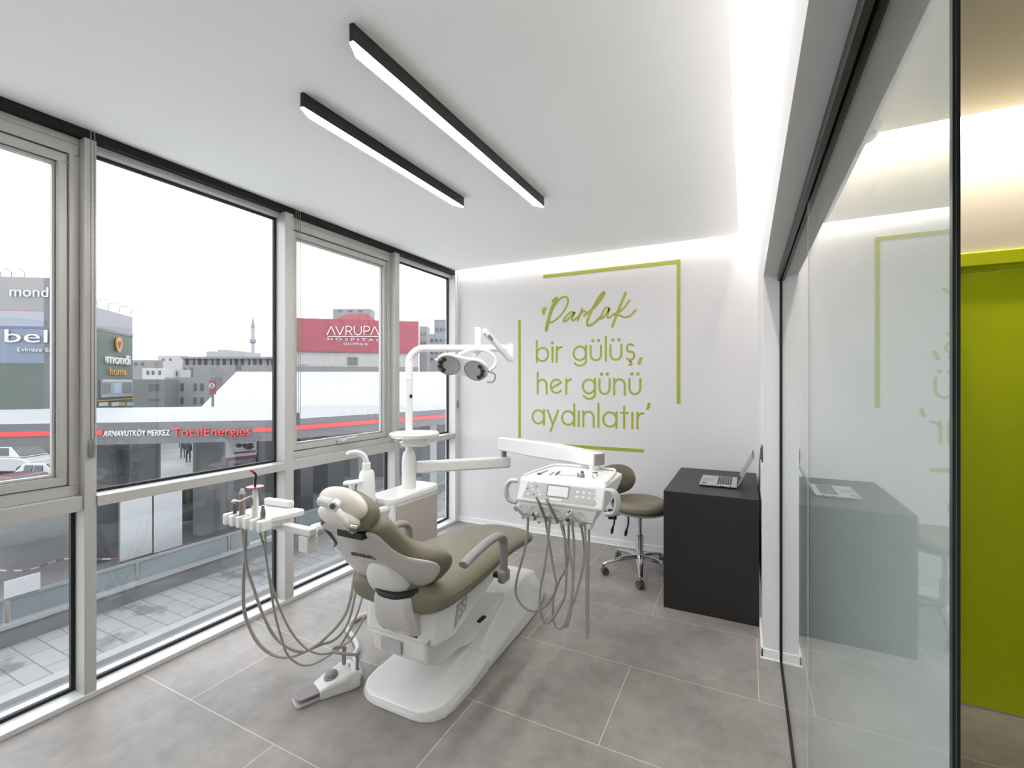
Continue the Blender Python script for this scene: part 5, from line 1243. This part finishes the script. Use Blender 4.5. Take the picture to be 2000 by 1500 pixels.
t = thing('unfinished_building', 'long unfinished concrete building with open top storey on the skyline', 'building', tuple(V(*od(440, 700, 85).xy, GZ)))
mc = mat('raw_concrete', (142, 141, 142), 0.7)
fbox(MB(), 356, 545, 713, 720, 84, 10, base=True).build('wall', mc, t, smooth=0)
fbox(MB(), 353, 548, 696.5, 700.5, 83.5, 11).build('roof_slab', mc, t, smooth=0)
for u in list(range(357, 545, 12)): fbox(MB(), u, u+(5 if (u//12) % 3 else 8), 700.6, 712.9, 84.2, 1.2).build('column', mc, t, smooth=0)
fbox(MB(), 403, 475, 686, 696.4, 85, 6).build('roof_house', mat('pale_concrete', (178, 176, 178), 0.7), t, smooth=0)
fbox(MB(), 425, 447, 683, 685.9, 85, 5).build('roof_house', mat('pale_concrete', (178, 176, 178), 0.7), t, smooth=0)
for a, b, p, q in ((359, 363, 719, 726), (371, 376, 718, 727), (371, 376, 730, 737), (460, 470, 713, 722)): fbox(MB(), a, b, p, q, 83.9, 0.2).build('window', m_dkw, t, smooth=0)
ms = thing('minaret', 'slender pale minaret with pointed spire on the skyline', 'minaret', tuple(V(*od(494, 740, 220).xy, GZ)))
c = od(494, 700, 220); K = 220/F_PX
MB().lathe([(3.6*K, GZ), (3.4*K, CAM_H+(747-668)*K), (3.4*K, CAM_H+(747-640)*K), (3.0*K, CAM_H+(747-637)*K)], (c.x, c.y, 0), n=12).build('shaft', mat('pale_minaret_stone', (176, 177, 182), 0.7), ms)
MB().lathe([(3.6*K, CAM_H+(747-671)*K), (6.0*K, CAM_H+(747-668)*K), (6.0*K, CAM_H+(747-663)*K), (3.5*K, CAM_H+(747-662)*K)], (c.x, c.y, 0), n=12).build('balcony', mat('minaret_balcony', (150, 151, 156), 0.7), ms)
MB().lathe([(4.0*K, CAM_H+(747-641)*K), (2.4*K, CAM_H+(747-630)*K), (0.4*K, CAM_H+(747-617)*K), (0.0, CAM_H+(747-614)*K)], (c.x, c.y, 0), n=12).build('spire', mat('minaret_spire', (140, 142, 148), 0.6), ms)
rs = thing('round_sign', 'maroon hanging sign with white disc beside the pale roof', 'sign', tuple(V(*od(415, 755, 44).xy, GZ)))
SA, SB = od(400, 755, 26), od(430, 755, 26)
plate(MB(), SA, SB, 409.5, 422, 743, 770, 0.0, 0.05).build('panel', mat('maroon_sign', (136, 48, 66), 0.5), rs, smooth=0)
qq = on_wall(415.5, 753.5, SA, SB); sx_, sy_, sz_ = wall_frame(SA, SB)
MB().lathe([(0.0, 0.0), (0.155, 0.0), (0.155, 0.03), (0.0, 0.03)], n=18, M=Matrix.Translation(qq + sz_*0.06) @ Matrix((sx_, V(0,0,1), sz_)).transposed().to_4x4()).build('disc', M_wboard, rs, smooth=0)
sign('lettering', '8', rs, mat('maroon_sign', (136, 48, 66), 0.5), SA, SB, 413.3, 417.8, 749.5, 757.5, 0.1, 0.01)
q5 = od(415.5, 770, 26.1); MB().box((q5.x-0.05, q5.y-0.05, GZ), (q5.x+0.05, q5.y+0.05, q5.z)).build('post', M_dgrey, rs, smooth=0)
block('narrow grey block directly right of the maroon hospital', 819, 834, 637, 60, (146, 144, 148), winrow((823, 828), 3, 650, 655) + winrow((823, 828), 3, 668, 673))
block('stepped grey tower block at the right end of the skyline', 848, 900, 624, 70, (140, 142, 148), [(851+8*i, 856+8*i, 640+13*j, 647+13*j) for i in range(4) for j in range(6)])
block('lower grey block in front of the stepped tower', 838, 900, 652, 64, (150, 151, 156), [(841+9*i, 846+9*i, 662+12*j, 668+12*j) for i in range(4) for j in range(4)])
block('grey rooftop block behind the maroon gable', 650, 724, 603, 66, (150, 148, 150), winrow((660, 680, 700), 8, 606, 609))

# vehicles
def car(label, pos, ang, c, L=4.4, Wd=1.75, Hh=1.45, van=False, cat='car'):
    t = thing('minivan' if van else 'car', label, cat, (pos.x, pos.y, GZ))
    M = Matrix.Translation(V(pos.x, pos.y, GZ)) @ Matrix.Rotation(ang, 4, 'Z')
    m = mat('car_paint_%d_%d_%d' % c, c, 0.25, coat=0.5)
    w = Wd/2
    if van: lo = [(-L/2, 0.3), (-L/2, 1.05), (-L/2+0.25, 1.15), (L/2-1.1, 1.12), (L/2-0.15, 0.85), (L/2, 0.6), (L/2, 0.3)]; hi = [(-L/2+0.05, 1.14), (-L/2+0.3, Hh), (L/2-1.75, Hh), (L/2-0.95, 1.12)]
    else: lo = [(-L/2, 0.35), (-L/2, 0.8), (-L/2+0.3, 0.92), (L/2-1.2, 0.92), (L/2-0.1, 0.72), (L/2, 0.5), (L/2, 0.3)]; hi = [(-L/2+0.45, 0.915), (-L/2+1.0, Hh), (L/2-2.0, Hh), (L/2-1.15, 0.915)]
    MB().prism(lo, 'y', -w, w, M=M).build('body', m, t, bevel=0.06, seg=2)
    n = len(hi)
    MB().rings([[M @ V(x, -w*0.94, z) if z < Hh else M @ V(x, -w*0.8, z) for x, z in hi], [M @ V(x, w*0.94, z) if z < Hh else M @ V(x, w*0.8, z) for x, z in hi]]).build('cabin', m, t, bevel=0.05, seg=2)
    gm = mat('dark_car_glass', (58, 62, 66), 0.1)
    for sg in (-1, 1):
        xs0, xs1 = hi[1][0]+0.02, hi[2][0]-0.02; nn = 3 if van else 2
        for k in range(nn):
            x0 = xs0+(xs1-xs0)*k/nn+0.06; x1 = xs0+(xs1-xs0)*(k+1)/nn-0.04
            MB().rings([[M @ V(x0, sg*w*0.915, hi[0][1]+0.10), M @ V(x1+0.1*(k == nn-1), sg*w*0.915, hi[0][1]+0.10), M @ V(x1, sg*w*0.835, Hh-0.10), M @ V(x0, sg*w*0.835, Hh-0.10)], [M @ V(x0, sg*w*0.955, hi[0][1]+0.10), M @ V(x1+0.1*(k == nn-1), sg*w*0.955, hi[0][1]+0.10), M @ V(x1, sg*w*0.855, Hh-0.10), M @ V(x0, sg*w*0.855, Hh-0.10)]]).build('side_window', gm, t, smooth=0)
    a, b = hi[2], hi[3]; dx, dz = b[0]-a[0], b[1]-a[1]; l_ = math.hypot(dx, dz); nx, nz_ = -dz/l_*0.02, dx/l_*0.02
    MB().rings([[M @ V(a[0]+dx*f+nx*s, sg*w*(0.76+0.13*f), a[1]+dz*f+nz_*s) for f, sg in ((0.08, -1), (0.9, -1), (0.9, 1), (0.08, 1))] for s in (-0.5, 1.6)]).build('windscreen', gm, t, smooth=0)
    for sx in (-L/2+0.8, L/2-0.85):
        for sg in (-1, 1):
            wl_ = MB().cyl(M @ V(sx, sg*(w-0.2), 0.32), M @ V(sx, sg*(w+0.02), 0.32), 0.32, n=20).build('wheel', M_rubber, t)
            MB().cyl(M @ V(sx, sg*(w+0.021), 0.32), M @ V(sx, sg*(w+0.03), 0.32), 0.18, n=14).build('hubcap', M_lgrey, wl_)
    return t
car('white minivan with three side windows parked at the far left', od(28, 912, 29), math.radians(-155)+PI, (205, 206, 208), 4.6, 1.8, 1.8, van=True, cat='van')
car('red car parked low behind the leftmost window frame', od(52, 945, 21.5), math.radians(20), (120, 40, 58), 4.2)
car('silver white car between the minivan and the red car', od(112, 915, 25), math.radians(20), (190, 192, 195), 4.2)
car('slate grey car parked near the white sign boards', od(395, 1010, 19.0), math.radians(62), (112, 118, 126), 4.5, 1.9, 1.6)
car('white car parked under the canopy between the left columns', od(232, 905, 39), math.radians(30), (205, 206, 208), 4.0)

# two people on the forecourt
def person(label, pos, h, c, face):
    me = bpy.data.meshes.new('person'); s = h/1.75
    J_ = [(0, 0, 0.95), (0, 0, 1.2), (0, 0, 1.42), (0, 0, 1.54), (0, 0.01, 1.66), (0.10, 0, 0.90), (0.11, 0.02, 0.48), (0.11, 0, 0.06), (0.12, 0.10, 0.04), (-0.10, 0, 0.90), (-0.12, -0.03, 0.48), (-0.13, -0.02, 0.06), (-0.13, 0.08, 0.04), (0.20, 0, 1.38), (0.24, -0.02, 1.12), (0.24, 0.06, 0.88), (-0.20, 0, 1.38), (-0.24, -0.02, 1.12), (-0.22, 0.08, 0.90)]
    E_ = [(0,1),(1,2),(2,3),(3,4),(0,5),(5,6),(6,7),(7,8),(0,9),(9,10),(10,11),(11,12),(2,13),(13,14),(14,15),(2,16),(16,17),(17,18)]
    R_ = [0.15, 0.145, 0.15, 0.06, 0.10, 0.10, 0.07, 0.05, 0.045, 0.10, 0.07, 0.05, 0.045, 0.075, 0.055, 0.042, 0.075, 0.055, 0.042]
    me.from_pydata([(x*s, y*s, z*s) for x, y, z in J_], E_, [])
    o = bpy.data.objects.new('person', me); COL.objects.link(o)
    o.location = (pos.x, pos.y, GZ); o.rotation_euler = (0, 0, face)
    md = o.modifiers.new('skin', 'SKIN')
    for k, r_ in enumerate(R_): me.skin_vertices[0].data[k].radius = (r_*s, r_*s*0.8)
    me.skin_vertices[0].data[0].use_root = True
    md2 = o.modifiers.new('sub', 'SUBSURF'); md2.levels = md2.render_levels = 1
    me.materials.append(mat('dark_clothes_%d' % c[0], c, 0.8)); tag(o, label, 'person', 'people on the forecourt'); W[o] = Vector(o.location)
    MB().ball((0, 0.012*s, 1.68*s), (0.095*s, 0.11*s, 0.115*s), n=12, m=8).build('hair', M_rubber, o, local=True)
person('person in dark winter clothes standing on the forecourt, the taller one', od(368, 902, 33), 1.65, (48, 48, 52), 0.4)
person('person in dark coat half behind the taller one on the forecourt', od(357, 897, 35), 1.55, (66, 64, 66), 1.2)
